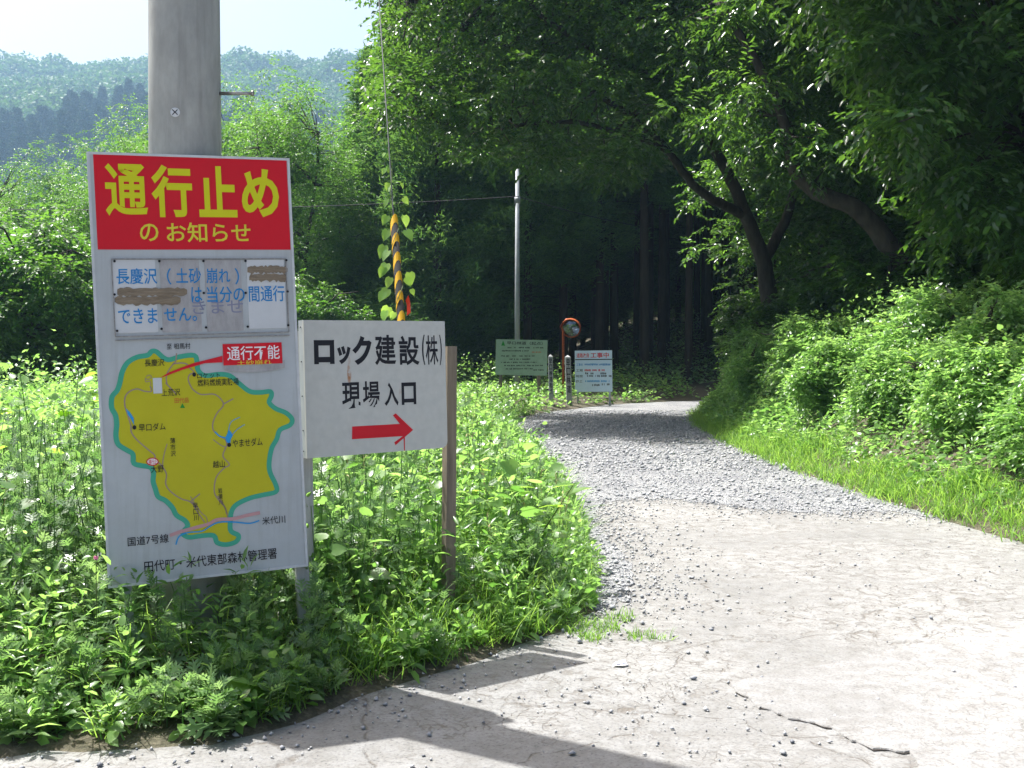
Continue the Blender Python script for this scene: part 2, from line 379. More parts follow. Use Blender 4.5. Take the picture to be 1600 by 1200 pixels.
# asphalt: widened a little under the soil edge
def widen(line, dx): return [(x + dx, y) for x, y in line]
sheet('asphalt_road', [(-60, -25)] + [(x - .12, y + .05) for x, y in LEFT if y < 12] + [(.4, 13)] + [(4.0, 13)] + [(x + .15, y) for x, y in RIGHT[::-1] if y < 12] + [(60, -25)], .004, M['asphalt'],
      label='pale worn cracked asphalt in the foreground')
GB = [(.42, 6.15), (.62, 6.3), (.80, 6.9), (.86, 7.6), (.80, 8.6), (.74, 9.4), (.86, 10.3), (1.0, 11.0), (1.4, 11.3), (2.0, 11.05), (2.5, 10.4), (3.1, 10.2), (3.6, 10.25), (4.05, 9.9)]
gbj = []
for (x0, y0), (x1, y1) in zip(GB[:-1], GB[1:]):
    for k in range(7):
        t = k / 7; gbj.append((x0 + (x1 - x0) * t + random.uniform(-.03, .03), y0 + (y1 - y0) * t + random.uniform(-.16, .16)))
gbj.append((4.15, 9.9))
LFAR = [(x - .12, y) for x, y in LEFT if y > 6.1]; RFAR = [(x + .15, y) for x, y in RIGHT if y > 10]
sheet('gravel_road', gbj + RFAR + LFAR[::-1], .009, M['gravel'], label='blue grey crushed gravel track bending right into the forest')
# newer asphalt layer whose broken edge crosses the foreground
edge_px = [(1140, 1068), (1152, 1085), (1170, 1092), (1178, 1107), (1200, 1112), (1232, 1126), (1255, 1130), (1285, 1136), (1308, 1146), (1330, 1160), (1362, 1172), (1400, 1176), (1422, 1178), (1432, 1192), (1450, 1215)]
pe = []
for k in range(len(edge_px) - 1):
    (x0, y0), (x1, y1) = edge_px[k], edge_px[k + 1]
    for j in range(3):
        t = min(.95, j / 3 + random.uniform(-.12, .15)); q = P(x0 + (x1 - x0) * t + random.uniform(-2, 2), y0 + (y1 - y0) * t + random.uniform(-2.2, 2.2), 1)
        s = 1.5 / (1.5 - q.z); pe.append((q.x * s, s))
top = pe + [(2.2, 2.2), (5.0, 2.0), (5.2, 4.9), (4.3, 6.5), (3.2, 6.0), (2.2, 5.55), (1.5, 5.1)]
mb = MB(); zt = .013
mb.poly([(x, y, zt if i < len(pe) else .0065) for i, (x, y) in enumerate(top)][::-1])
for k in range(len(pe) - 1):
    (x0, y0), (x1, y1) = pe[k], pe[k + 1]
    mb.poly([(x0, y0, zt), (x1, y1, zt), (x1 - .006, y1 - .006, .002), (x0 - .006, y0 - .006, .002)])
cm = MB(); wprev = None
for k in range(len(pe) - 1):
    (x0, y0), (x1, y1) = pe[k], pe[k + 1]; w1 = random.uniform(.004, .017)
    wa = wprev if wprev is not None else .004; wprev = w1
    cm.poly([(x0 + .004, y0 + .004, .0085), (x1 + .004, y1 + .004, .0085), (x1 - .3 * w1, y1 - w1, .0085), (x0 - .3 * wa, y0 - wa, .0085)][::-1])
link('pavement_crack', cm.mesh('pavement_crack', M['crack']), kind='structure', label='dark dirt filled crack along the broken asphalt edge')
patch_me = mb.mesh('asphalt_overlay', M['patch'])
link('asphalt_overlay', patch_me, kind='structure', label='newer asphalt layer ending in a jagged broken edge at the bottom right')

# stones
def stones_mesh(pts, size, name):
    """deformed octahedra"""
    n = len(pts)
    T = np.array([(1, 0, 0), (0, 1, 0), (-1, 0, 0), (0, -1, 0), (0, 0, 1), (0, 0, -.6)], float)
    Fc = np.array([(0, 1, 4), (1, 2, 4), (2, 3, 4), (3, 0, 4), (1, 0, 5), (2, 1, 5), (3, 2, 5), (0, 3, 5)])
    V = T[None] * (1 + R.uniform(-.35, .35, (n, 6, 1))) * size[:, None, None] * R.uniform(.6, 1.0, (n, 1, 3)) + R.uniform(-.2, .2, (n, 6, 3)) * size[:, None, None]
    a = R.uniform(0, 6.28, n); c, s = np.cos(a)[:, None], np.sin(a)[:, None]
    x = V[..., 0] * c - V[..., 1] * s; y = V[..., 0] * s + V[..., 1] * c
    V = np.stack([x, y, V[..., 2] * .8], -1) + pts[:, None]
    Fa = (Fc[None] + (np.arange(n) * 6)[:, None, None]).reshape(-1, 3)
    return raw_mesh(name, V.reshape(-1, 3), Fa, M['stone'], np.repeat(R.random(n), 6))
gpoly = np.array(gbj + RFAR + LFAR[::-1])
n = 60000
yy = 6.2 + 24 * R.random(n) ** 1.5; xx = R.uniform(-.3, 6.2, n)
ok = inside(gpoly, xx, yy) & (R.random(n) < .9); xx, yy = xx[ok][:26000], yy[ok][:26000]
sz = R.lognormal(-4.55, .5, len(xx)).clip(.004, .035) * (1 + (yy > 14) * .35)
gs = np.stack([xx, yy, .009 + sz * .25], -1)
link('gravel_stones', stones_mesh(gs, sz, 'gravel_stones'), kind='stuff', label='loose crushed stones covering the gravel track', cat='gravel')
n = 42000
xx = R.uniform(-2.2, 5, n); yy = 3.4 + 8 * R.random(n) ** .8
near = 1.3 * np.exp(-np.abs(dist_line(GB, xx, yy)) / .2) * (.9 + .8 * nz(xx * 3, yy * 3, 7)) * 1.6 + .5 * np.exp(-dist_line(LEFT, xx, yy) / .3) + .5 * np.exp(-((xx - .75) ** 2 + (yy - 4.35) ** 2) / .15) + .012
ok = inside(ROAD, xx, yy) & ~inside(gpoly, xx, yy) & (R.random(n) < near); xx, yy = xx[ok], yy[ok]
sz = R.lognormal(-4.75, .45, len(xx)).clip(.003, .022)
link('scattered_pebbles', stones_mesh(np.stack([xx, yy, .006 + sz * .3], -1), sz, 'scattered_pebbles'), kind='stuff', label='dark pebbles strewn over the pale asphalt', cat='pebbles')

# ------------------------------------------------------------------ foliage machinery
def tmpl(kind):
    if kind == 'diamond': return np.array([(0, 0, 0), (.45, .5, .07), (1, 0, -.12), (.45, -.5, .07)]), np.array([(0, 1, 2), (0, 2, 3)])
    if kind == 'oval': return np.array([(0, 0, 0), (.28, .42, .06), (.68, .38, .02), (1, 0, -.16), (.68, -.38, .02), (.28, -.42, .06), (.5, 0, -.01)]), np.array([(0, 1, 6), (1, 2, 6), (2, 3, 6), (3, 4, 6), (4, 5, 6), (5, 0, 6)])
    if kind == 'heart': return np.array([(0, 0, 0), (-.10, .25, .03), (.12, .5, .05), (.42, .48, .03), (.75, .24, -.04), (1, 0, -.16), (.75, -.24, -.04), (.42, -.48, .03), (.12, -.5, .05), (-.10, -.25, .03), (.45, 0, -.04)]), np.array([(i, (i + 1) % 10, 10) for i in range(10)])
    if kind == 'mugwort':
        v = [(0, 0, 0), (1, 0, -.15)]; f = []
        def dia(a, b, wd):
            a = np.array(a, float); b = np.array(b, float); d = b - a; nrm = np.array((-d[1], d[0], 0)); nrm /= np.linalg.norm(nrm)
            m = a + d * .5; k = len(v); v.extend([tuple(a), tuple(m + nrm * wd), tuple(b), tuple(m - nrm * wd)]); f.extend([(k, k + 1, k + 2), (k, k + 2, k + 3)])
        dia((0, 0, 0), (1, 0, -.15), .10)
        for t, l in ((.25, .42), (.5, .40), (.72, .28)):
            for s in (1, -1): dia((t - .08, 0, 0), (t + l * .62, s * l * .95, -.02), .075)
        return np.array(v), np.array(f)
    if kind == 'blade': return np.array([(0, -.5, 0), (0, .5, 0), (.4, -.42, -.05), (.4, .42, -.05), (.75, -.26, -.2), (.75, .26, -.2), (1, 0, -.48)]), np.array([(0, 2, 1), (1, 2, 3), (2, 4, 3), (3, 4, 5), (4, 6, 5)])
    if kind == 'lance': return np.array([(0, 0, 0), (.25, .5, .03), (.6, .4, .0), (1, 0, -.22), (.6, -.4, .0), (.25, -.5, .03), (.5, 0, -.03)]), np.array([(0, 1, 6), (1, 2, 6), (2, 3, 6), (3, 4, 6), (4, 5, 6), (5, 0, 6)])
def unit(v): return v / np.maximum(np.linalg.norm(v, axis=-1, keepdims=True), 1e-9)
class Fol:
    """accumulates leaves; build() joins them into one mesh"""
    def __init__(s): s.V = []; s.F = []; s.r = []; s.n = 0
    def add(s, kind, pos, dirs, length, width, rnd=None, tilt=.5, up=(0, 0, 1)):
        T, Fc = tmpl(kind); n = len(pos)
        if n == 0: return
        dirs = unit(dirs); u = np.broadcast_to(np.array(up, float), dirs.shape) + R.normal(0, tilt, dirs.shape)
        side = unit(np.cross(u, dirs)); nor = np.cross(dirs, side)
        L = np.broadcast_to(np.asarray(length, float), (n,))[:, None, None]; W = np.broadcast_to(np.asarray(width, float), (n,))[:, None, None]
        V = pos[:, None] + dirs[:, None] * T[None, :, :1] * L + side[:, None] * T[None, :, 1:2] * W + nor[:, None] * T[None, :, 2:3] * L
        s.V.append(V.reshape(-1, 3)); s.F.append((Fc[None] + (np.arange(n) * len(T))[:, None, None]).reshape(-1, 3) + s.n)
        if rnd is None: rnd = R.random(n)
        s.r.append(np.repeat(rnd, len(T))); s.n += n * len(T)
    def stems(s, a, b, r, rnd=.2):
        """three sided stems from a to b"""
        n = len(a); d = unit(b - a); x = unit(np.cross(d, np.array([.3, .9, .2]))); y = np.cross(d, x); r = np.broadcast_to(np.asarray(r, float), (n,))[:, None]
        V = []
        for k in range(3):
            q = 2.094 * k; V.append(a + (x * math.cos(q) + y * math.sin(q)) * r)
        for k in range(3):
            q = 2.094 * k; V.append(b + (x * math.cos(q) + y * math.sin(q)) * r * .6)
        V = np.stack(V, 1).reshape(-1, 3); Fc = np.array([(0, 1, 4), (0, 4, 3), (1, 2, 5), (1, 5, 4), (2, 0, 3), (2, 3, 5)])
        s.V.append(V); s.F.append((Fc[None] + (np.arange(n) * 6)[:, None, None]).reshape(-1, 3) + s.n); s.r.append(np.full(n * 6, rnd)); s.n += n * 6
    def mesh(s, name, mat): return raw_mesh(name, np.concatenate(s.V), np.concatenate(s.F), mat, np.concatenate(s.r), smooth=False)
def az_dir(az, el): return np.stack([np.cos(az) * np.cos(el), np.sin(az) * np.cos(el), np.sin(el)], -1)
def herb(fol, xy, h, kind, leaves, ll, lw, stem=False, el=(.9, -.2), tilt=.35, spread=.0, t0=.2, z=None):
    """herbaceous stems at xy with height h carrying spiralled leaves"""
    n = len(xy)
    if n == 0: return
    z0 = ground_z(xy[:, 0], xy[:, 1]) if z is None else z
    h = np.broadcast_to(h, (n,)); base = np.stack([xy[:, 0], xy[:, 1], z0], -1)
    lean = np.stack([R.normal(0, .16, n), R.normal(0, .16, n), np.ones(n)], -1) * h[:, None]
    t = np.tile(np.linspace(t0, 1, leaves), (n, 1)) + R.uniform(-.04, .04, (n, leaves))
    pos = base[:, None] + lean[:, None] * t[..., None]
    pos[..., :2] += (t ** 2)[..., None] * R.normal(0, .06, (n, 1, 2)) * h[:, None, None]
    az = R.uniform(0, 6.28, (n, 1)) + np.arange(leaves) * 2.4 + R.normal(0, .3, (n, leaves))
    e = el[1] + (el[0] - el[1]) * t ** 2 + R.normal(0, .22, (n, leaves))
    d = az_dir(az, e); s = (1.15 - .55 * t) * R.uniform(.75, 1.25, (n, leaves)) * R.uniform(.8, 1.2, (n, 1))
    pos = pos + d * (spread * s)[..., None]
    rn = np.clip(R.random((n, 1)) * .6 + R.random((n, leaves)) * .4, 0, 1)
    fol.add(kind, pos.reshape(-1, 3), d.reshape(-1, 3), (ll * s).ravel(), (lw * s).ravel(), rn.ravel(), tilt)
    if stem: fol.stems(base, base + lean, .004)
def scatter(n, x0, x1, y0, y1, keep):
    xy = np.stack([R.uniform(x0, x1, n), R.uniform(y0, y1, n)], -1); return xy[keep(xy[:, 0], xy[:, 1])]

# ------------------------------------------------------------------ left weeds
POLE = np.array((-1.545, 5.02))
def left_ok(x, y): return (~inside(ROAD, x, y)) & (~inside(RSIDE, x, y)) & (x > -.56 * y - 2.2) & (np.hypot(x - POLE[0], y - POLE[1]) > .2)
def edge_h(x, y, h0, h1, w=1.0): return h0 + (h1 - h0) * sstep(0, w, dist_line(LEFT, x, y))
wd = Fol(); mg = Fol(); gr = Fol()
# nearest zone, up to 9 m: mugwort on the left, broad herbs and grass towards the road
xy = scatter(6800, -6, .7, 3.9, 9.5, lambda x, y: left_ok(x, y))
clump = nz(xy[:, 0] * 1.5, xy[:, 1] * 1.5, 1)
dl = dist_line(LEFT, xy[:, 0], xy[:, 1])
hgt = (.13 + .48 * sstep(0, .9, dl)) * (1 + .38 * clump) * R.lognormal(-.06, .26, len(xy)).clip(.5, 1.7)
infront = (xy[:, 0] > -2.15) & (xy[:, 0] < -.85) & (xy[:, 1] < 5.1); hgt = np.where(infront, np.minimum(hgt, .40), hgt)
rightness = sstep(-1.2, -.3, xy[:, 0])
isg = R.random(len(xy)) < .07 + .38 * rightness * (nz(xy[:, 0] * 3, xy[:, 1] * 3, 61) > -.2)
a = ~isg & (clump + R.normal(0, .4, len(xy)) - .9 * rightness > -.35); b_ = ~isg & ~a; c_ = b_ & (nz(xy[:, 0] * 2.3, xy[:, 1] * 1.7, 41) > .25); b_ = b_ & ~c_
herb(wd, xy[c_], hgt[c_] * 1.15, 'lance', 16, .11, .028, False, el=(.9, -.1), tilt=.4, spread=.02, t0=.1)
herb(mg, xy[a], hgt[a], 'mugwort', 15, .10, .10, True, el=(1.1, .0), tilt=.4)
herb(wd, xy[b_], hgt[b_], 'oval', 13, .070, .046, True, el=(.8, -.15), tilt=.5, spread=.03)
xy2 = scatter(1300, -8, .5, 4.6, 12, lambda x, y: left_ok(x, y) & (dist_line(LEFT, x, y) > .45) & ~((x > -2.2) & (x < -.7) & (y < 5.2)) & (nz(x * 1.1, y * 1.3, 21) > .0))
herb(wd, xy2, R.uniform(.45, .75, len(xy2)), 'heart', 6, .13, .115, True, el=(.5, -.25), tilt=.4, spread=.05, t0=.5)
def tuft(fol, xy, blades, L, Wd, spread=.05, z=None, tilt=.3):
    n = len(xy)
    if n == 0: return
    z0 = ground_z(xy[:, 0], xy[:, 1]) if z is None else z
    base = np.stack([xy[:, 0], xy[:, 1], z0], -1)[:, None] + np.concatenate([R.normal(0, spread, (n, blades, 2)), np.zeros((n, blades, 1))], -1)
    az = R.uniform(0, 6.28, (n, blades)); el = R.uniform(.75, 1.45, (n, blades)); d = az_dir(az, el)
    L = np.broadcast_to(np.asarray(L, float), (n,))[:, None] * R.uniform(.5, 1.2, (n, blades))
    T, Fc = tmpl('blade')
    fol.add('blade', base.reshape(-1, 3), d.reshape(-1, 3), L.ravel(), Wd, np.clip(R.random(n * blades) * .8 + .1, 0, 1), tilt)
tuft(gr, xy[isg], 13, .24 + .20 * sstep(0, .9, dl[isg]), .0055, .04)
# upright grass fringe along the near verge
xy = scatter(9000, -1.2, .8, 4.2, 9, lambda x, y: left_ok(x, y) & (dist_line(LEFT, x, y) < .38) & (R.random(len(x)) < .16))
tuft(gr, xy, 9, .12 + .2 * sstep(0, .35, dist_line(LEFT, xy[:, 0], xy[:, 1])), .0065, .03)
# little outlying tufts on the shoulder
for (px, py) in ((905, 975), (945, 985), (1000, 998), (880, 985), (925, 1000), (965, 970)):
    q = P(px, py, 1); s = 1.5 / (1.5 - q.z)
    tuft(gr, np.stack([R.normal(q.x * s, .045, 9), R.normal(s, .045, 9)], -1), 9, .07, .005, .02, z=np.full(9, .004))
link('mugwort_weeds', mg.mesh('mugwort_weeds', M['weed_dark']), kind='stuff', label='feathery grey green mugwort growing around the sign posts', cat='weeds')
link('roadside_weeds', wd.mesh('roadside_weeds', M['weed']), kind='stuff', label='broadleaf weeds crowding the left verge behind the signs', cat='weeds')
link('verge_grass', gr.mesh('verge_grass', M['grass']), kind='stuff', label='bright upright grass along the left edge of the asphalt', cat='grass')
ds = Fol(); xy = scatter(330, -7, .5, 4.4, 15, lambda x, y: left_ok(x, y) & (dist_line(LEFT, x, y) > .15) & ~((x > -2.3) & (x < -.75) & (y < 5.1)))
zb = ground_z(xy[:, 0], xy[:, 1]); a_ = np.stack([xy[:, 0], xy[:, 1], zb], -1); hh_ = R.uniform(.35, .85, len(xy)) * (.55 + .45 * sstep(0, 1, dist_line(LEFT, xy[:, 0], xy[:, 1]))); b_ = a_ + np.stack([R.normal(0, .14, len(xy)), R.normal(0, .14, len(xy)), np.ones(len(xy))], -1) * hh_[:, None]
ds.stems(a_, b_, .0028, .3)
for j in range(7):
    t_ = .74 + .045 * j; ds.add('diamond', a_ + (b_ - a_) * t_, unit(b_ - a_) + R.normal(0, .5, a_.shape), .045, .010, None, .6)
link('dry_stalks', ds.mesh('dry_stalks', M['straw']), kind='stuff', label='thin straw coloured seed stalks standing up among the left weeds')
# middle zone 9 - 22 m and far zone 22 - 60 m
wm = Fol()
xy = scatter(9500, -13, .6, 9, 23, lambda x, y: left_ok(x, y)); dl = dist_line(LEFT, xy[:, 0], xy[:, 1])
hgt = (.22 + .5 * sstep(0, 2.6, dl)) * (1 + .5 * nz(xy[:, 0] * .9, xy[:, 1] * .8, 2)) * R.lognormal(-.05, .25, len(xy)).clip(.5, 1.6)
sp = nz(xy[:, 0] * .8, xy[:, 1] * .7, 51) + R.normal(0, .35, len(xy)); k0 = sp < -.2; k1 = (sp >= -.2) & (sp < .35); k2 = sp >= .35
herb(wm, xy[k0], hgt[k0], 'oval', 12, .10, .075, False, el=(.7, -.3), tilt=.5, spread=.05, t0=.1)
herb(wm, xy[k1], hgt[k1], 'heart', 8, .14, .12, False, el=(.5, -.4), tilt=.5, spread=.08, t0=.3)
herb(wm, xy[k2], hgt[k2] * 1.15, 'lance', 15, .15, .042, False, el=(.9, -.3), tilt=.5, spread=.03, t0=.1)
xy = scatter(3200, -3, .6, 9, 28, lambda x, y: left_ok(x, y) & (dist_line(LEFT, x, y) < 1.0))
tuft(wm, xy, 8, .35, .015, .06)
xy = scatter(9000, -32, 9, 22, 62, lambda x, y: left_ok(x, y) & (y < 60) & ~((x > 1.5) & (y > 39.5)) & (x < y * .09 + 3.3)); dl = dist_line(LEFT, xy[:, 0], xy[:, 1])
hgt = (.30 + .75 * sstep(0, 3, dl)) * (1 + .3 * nz(xy[:, 0] * .6, xy[:, 1] * .6, 6)) * R.uniform(.7, 1.2, len(xy))
sg = (np.abs(xy[:, 0] - xy[:, 1] * .05) < 3.5) & (xy[:, 1] < 36); hgt = np.where(sg, np.minimum(hgt, .5), hgt)
herb(wm, xy, hgt, 'diamond', 12, .17, .12, False, el=(.7, -.2), tilt=.5, spread=.09, t0=.3)
link('meadow_weeds', wm.mesh('meadow_weeds', M['weed']), kind='stuff', label='dense sunlit weeds filling the field left of the gravel track', cat='weeds')

# ------------------------------------------------------------------ right bank
def bank_ok(x, y): return inside(RSIDE, x, y) & (x < .55 * y + 3)
bk = Fol(); bg_ = Fol(); ss = Fol()
xy = scatter(44000, 3.6, 22, 5.5, 36, lambda x, y: bank_ok(x, y) & (dist_line(RIGHT, x, y) > .3) & (dist_line(RIGHT, x, y) < 6.5)); dr = dist_line(RIGHT, xy[:, 0], xy[:, 1])
yv = xy[:, 1]; lump = nz(xy[:, 0] * 1.3, xy[:, 1] * 1.1, 4); hgt = (.12 + .62 * sstep(.3, 1.5, dr)) * (1 + .75 * lump) * R.uniform(.65, 1.2, len(xy))
nearb = yv < 17; sp = nz(xy[:, 0] * .9, xy[:, 1] * 1.2, 31) + R.normal(0, .35, len(xy))
k0 = nearb & (sp < -.1); k1 = nearb & (sp >= -.1) & (sp < .45); k2 = nearb & (sp >= .45)
herb(bk, xy[k0], hgt[k0], 'oval', 11, .065, .048, False, el=(.8, -.4), tilt=.5, spread=.05, t0=.02)
herb(bk, xy[k1], hgt[k1] * 1.1, 'heart', 8, .092, .08, False, el=(.6, -.5), tilt=.45, spread=.06, t0=.02)
herb(bk, xy[k2], hgt[k2] * 1.15, 'lance', 10, .12, .038, False, el=(.9, -.3), tilt=.5, spread=.04, t0=.02)
herb(bk, xy[~nearb], hgt[~nearb], 'diamond', 9, .12, .09, False, el=(.8, -.4), tilt=.5, spread=.08)
xy = scatter(20000, 3.6, 9, 5.5, 30, lambda x, y: bank_ok(x, y) & (dist_line(RIGHT, x, y) < .5 + .28 * nz(x * 2, y * 1.4, 8)) & (y < 19 + R.uniform(0, 10, len(x))))
tuft(bg_, xy, 12, .20, .009, .09, tilt=.3)
xy = scatter(620, 4.2, 14, 6, 26, lambda x, y: bank_ok(x, y) & (dist_line(RIGHT, x, y) > 1.2) & (dist_line(RIGHT, x, y) < 5) & (nz(x * 1.2, y * 1.2, 12) > -.15))
herb(ss, xy, R.uniform(.45, .85, len(xy)), 'lance', 7, .24, .05, True, el=(.7, -.1), tilt=.3, t0=.5)
link('bank_weeds', bk.mesh('bank_weeds', M['weed']), kind='stuff', label='thick broadleaf undergrowth covering the right bank', cat='weeds')
link('bank_grass', bg_.mesh('bank_grass', M['grass']), kind='stuff', label='fine bright green grass at the foot of the right bank', cat='grass')
link('bamboo_grass', ss.mesh('bamboo_grass', M['big']), kind='stuff', label='long shiny bamboo grass leaves high on the right bank', cat='bamboo grass')

# ------------------------------------------------------------------ trees
def sprays(fol, C, rad_, twigs, tl, lpt, ll, lw, droop=.25, kind='diamond', flat=.7, tilt=.45, twig_fol=None):
    """leafy twigs growing outwards from cluster centres C"""
    n = len(C); rad_ = np.broadcast_to(rad_, (n,))
    az = R.uniform(0, 6.28, (n, twigs)); el = R.normal(.05, .5, (n, twigs)); d = az_dir(az, el)
    p0 = C[:, None] + d * (rad_[:, None, None] * R.uniform(.15, .75, (n, twigs, 1))) * np.array((1, 1, flat))
    d2 = unit(d + R.normal(0, .35, d.shape) - np.array((0, 0, droop)))
    t = (np.arange(lpt) + .5) / lpt
    pos = p0[:, :, None] + d2[:, :, None] * (t * tl)[None, None, :, None]
    pos[..., 2] -= (t ** 2 * tl * .25)[None, None]
    side = unit(np.cross(d2, np.array((0, 0, 1.)))); sg = np.where(np.arange(lpt) % 2, 1., -1.)
    ld = unit(d2[:, :, None] * (.45 + .5 * t)[None, None, :, None] + side[:, :, None] * sg[None, None, :, None] * .8 + np.array((0, 0, -droop)) + R.normal(0, .2, pos.shape))
    rn = np.clip(R.random((n, 1, 1)) * .4 + R.random((n, twigs, 1)) * .3 + R.random((n, twigs, lpt)) * .3, 0, 1)
    s = R.uniform(.7, 1.2, (n, twigs, lpt))
    fol.add(kind, pos.reshape(-1, 3), ld.reshape(-1, 3), (ll * s).ravel(), (lw * s).ravel(), rn.ravel(), tilt)
def limb(mb, pts, r0, r1, n=9, sub=3, jit=.0):
    """smooth tapered branch through pts"""
    pts = [Vector(p) for p in pts]; out = []
    for i in range(len(pts) - 1):
        a = pts[max(i - 1, 0)]; b = pts[i]; c = pts[i + 1]; d = pts[min(i + 2, len(pts) - 1)]
        for k in range(sub):
            t = k / sub
            out.append(.5 * ((2 * b) + (c - a) * t + (2 * a - 5 * b + 4 * c - d) * t * t + (3 * b - a - 3 * c + d) * t ** 3) + Vector([random.gauss(0, jit) for _ in range(3)]))
    out.append(pts[-1]); m = len(out) - 1
    mb.tube(out, [r0 + (r1 - r0) * (i / m) ** .8 for i in range(m + 1)], n, True); return out

def join_branches(mb, C, nodes, r=.035):
    nodes = [Vector(p) for p in nodes]
    for c in C:
        c = Vector(c); q = min(nodes, key=lambda p: (p - c).length + .3 * abs(p.z - c.z))
        mid = (q + c) / 2 + Vector((random.gauss(0, .15), random.gauss(0, .15), .12 * (q - c).length))
        L = (q - c).length; mb.tube([q, mid, c], [min(r * (1 + L * .25), .09), r * .7, r * .25], 4, False)

def copy_thing(root, loc, rz=0, s=1.0, sz=None, **k):
    r = root.copy(); col.objects.link(r); r.location = loc; r.rotation_euler = (0, 0, rz); r.scale = (s, s, sz or s)
    for key in ('label', 'group'):
        if key in k and k[key]: r[key] = k[key]
    for ch in root.children:
        c = ch.copy(); col.objects.link(c); c.parent = r
    return r

SHX, SHY = -to_sun.x / to_sun.z, -to_sun.y / to_sun.z
# --- leaning tree whose crown hangs over the track
tA = empty('broadleaf_tree', P(1208, 500, 26), label='leaning forked tree whose leafy crown hangs over the gravel bend', cat='tree')
def rel(o, pts): return [Vector(p) - o.location for p in pts]
mb = MB(); nodesA = []
b0 = P(1208, 520, 26); b0.z -= .4
def limA(px, r0, r1, n=9):
    o = limb(mb, rel(tA, [P(*p) for p in px]), r0, r1, n, 4, .012); nodesA.extend(o)
mb.tube(rel(tA, [b0, P(1208, 505, 26)]), [.33, .26], 10, False)
limA([(1208, 508, 26), (1200, 455, 26), (1190, 400, 26), (1165, 335, 26), (1135, 265, 25.8), (1090, 195, 25.5), (1040, 130, 25), (980, 40, 24.5), (900, -80, 24)], .25, .06, 11)
limA([(1165, 335, 26), (1125, 318, 25.7), (1090, 295, 25.4), (1060, 260, 25), (1030, 228, 24.6), (960, 205, 24.2), (870, 190, 24), (770, 200, 23.8), (660, 190, 23.6)], .14, .03, 9)
limA([(1192, 410, 26), (1225, 350, 26.2), (1245, 270, 26.4), (1240, 170, 26.4), (1260, 50, 26.4), (1290, -90, 26.5)], .15, .05, 9)
limA([(1060, 260, 25), (1000, 190, 25.6), (900, 130, 26.4), (760, 60, 27), (640, 20, 27)], .11, .03, 7)
limA([(1040, 130, 25), (900, 60, 24), (760, -40, 23.6), (640, -90, 23.4)], .12, .03, 7)
low = lambda x: np.interp(x, [540, 548, 560, 590, 640, 700, 760, 800, 850, 890, 930, 1000, 1060, 1120, 1200, 1280], [150, 175, 205, 250, 262, 272, 290, 300, 300, 270, 315, 300, 215, 205, 160, 90])
cl = []
while len(cl) < 760:
    px = random.uniform(575, 1300); py = random.uniform(-330, 300); d = random.uniform(21.5, 30.5)
    if py > float(low(px)) - 42: continue
    if px < 590 + 25 * math.sin(py * .03) + max(0, py - 110) * .25: continue
    q = P(px, py, d)
    sx_, sy_ = q.x + SHX * q.z, q.y + SHY * q.z
    if sy_ < 18.6 + .8 * math.sin(sx_ * 2) or sx_ < -1.2: continue
    if random.random() < .35 * (1 if math.sin(q.x * 1.9 + q.z * 1.3) * math.sin(q.y * 1.1 + q.z * 2.1) > .15 else 0): continue
    cl.append(q)
CA = np.array([tuple(q - tA.location) for q in cl])
f = Fol(); sprays(f, CA, R.uniform(.45, .85, len(CA)), 17, .5, 9, .15, .085, .25, 'diamond')
join_branches(mb, CA[::2], nodesA, .03)
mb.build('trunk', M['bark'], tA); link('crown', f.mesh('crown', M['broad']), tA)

# --- nearer tree on the bank with a bent limb
tB = empty('broadleaf_tree', P(1445, 500, 19), label='dark tree on the bank with a bent limb reaching left', cat='tree')
mb = MB(); nodesB = []
def limB(px, r0, r1, n=9):
    o = limb(mb, rel(tB, [P(*p) for p in px]), r0, r1, n, 4, .012); nodesB.extend(o)
limB([(1450, 540, 19), (1440, 490, 19), (1415, 420, 19), (1375, 365, 19), (1330, 322, 19), (1275, 300, 19.2), (1240, 262, 19.4), (1228, 200, 19.6), (1190, 110, 19.8), (1120, 0, 20)], .26, .07, 10)
limB([(1470, 540, 19.3), (1455, 440, 19.3), (1440, 330, 19.2), (1455, 220, 19), (1490, 100, 18.6), (1540, -40, 18.3)], .24, .1, 10)
limB([(1455, 220, 19), (1400, 130, 19), (1340, 30, 19), (1300, -100, 19)], .13, .05, 8)
limB([(1440, 330, 19.2), (1500, 280, 18), (1560, 250, 17), (1640, 230, 16)], .12, .04, 8)
lowB = lambda x: np.interp(x, [1030, 1060, 1120, 1180, 1230, 1290, 1340, 1400, 1450, 1520, 1600, 1720], [150, 240, 265, 300, 320, 300, 300, 330, 385, 430, 440, 450])
cl = []; tries = 0
while len(cl) < 820 and tries < 90000:
    tries += 1
    px = random.uniform(1050, 1800); py = random.uniform(-380, 420); d = random.uniform(13, 22)
    if py > float(lowB(px)) - 45: continue
    q = P(px, py, d); sx_, sy_ = q.x + SHX * (q.z - 1), q.y + SHY * (q.z - 1)
    if sy_ < 17.0 and sx_ < .50 * sy_: continue
    if random.random() < .45 * (1 if math.sin(q.x * 2.1 + q.z * 1.7) * math.sin(q.y * 1.3 + q.z * 1.9) > .1 else 0): continue
    cl.append(q)
CB = np.array([tuple(q - tB.location) for q in cl])
f = Fol(); sprays(f, CB, R.uniform(.4, .75, len(CB)), 17, .5, 9, .16, .075, .35, 'diamond')
join_branches(mb, CB[::2], nodesB, .028)
mb.build('trunk', M['bark'], tB); link('crown', f.mesh('crown', M['broad']), tB)

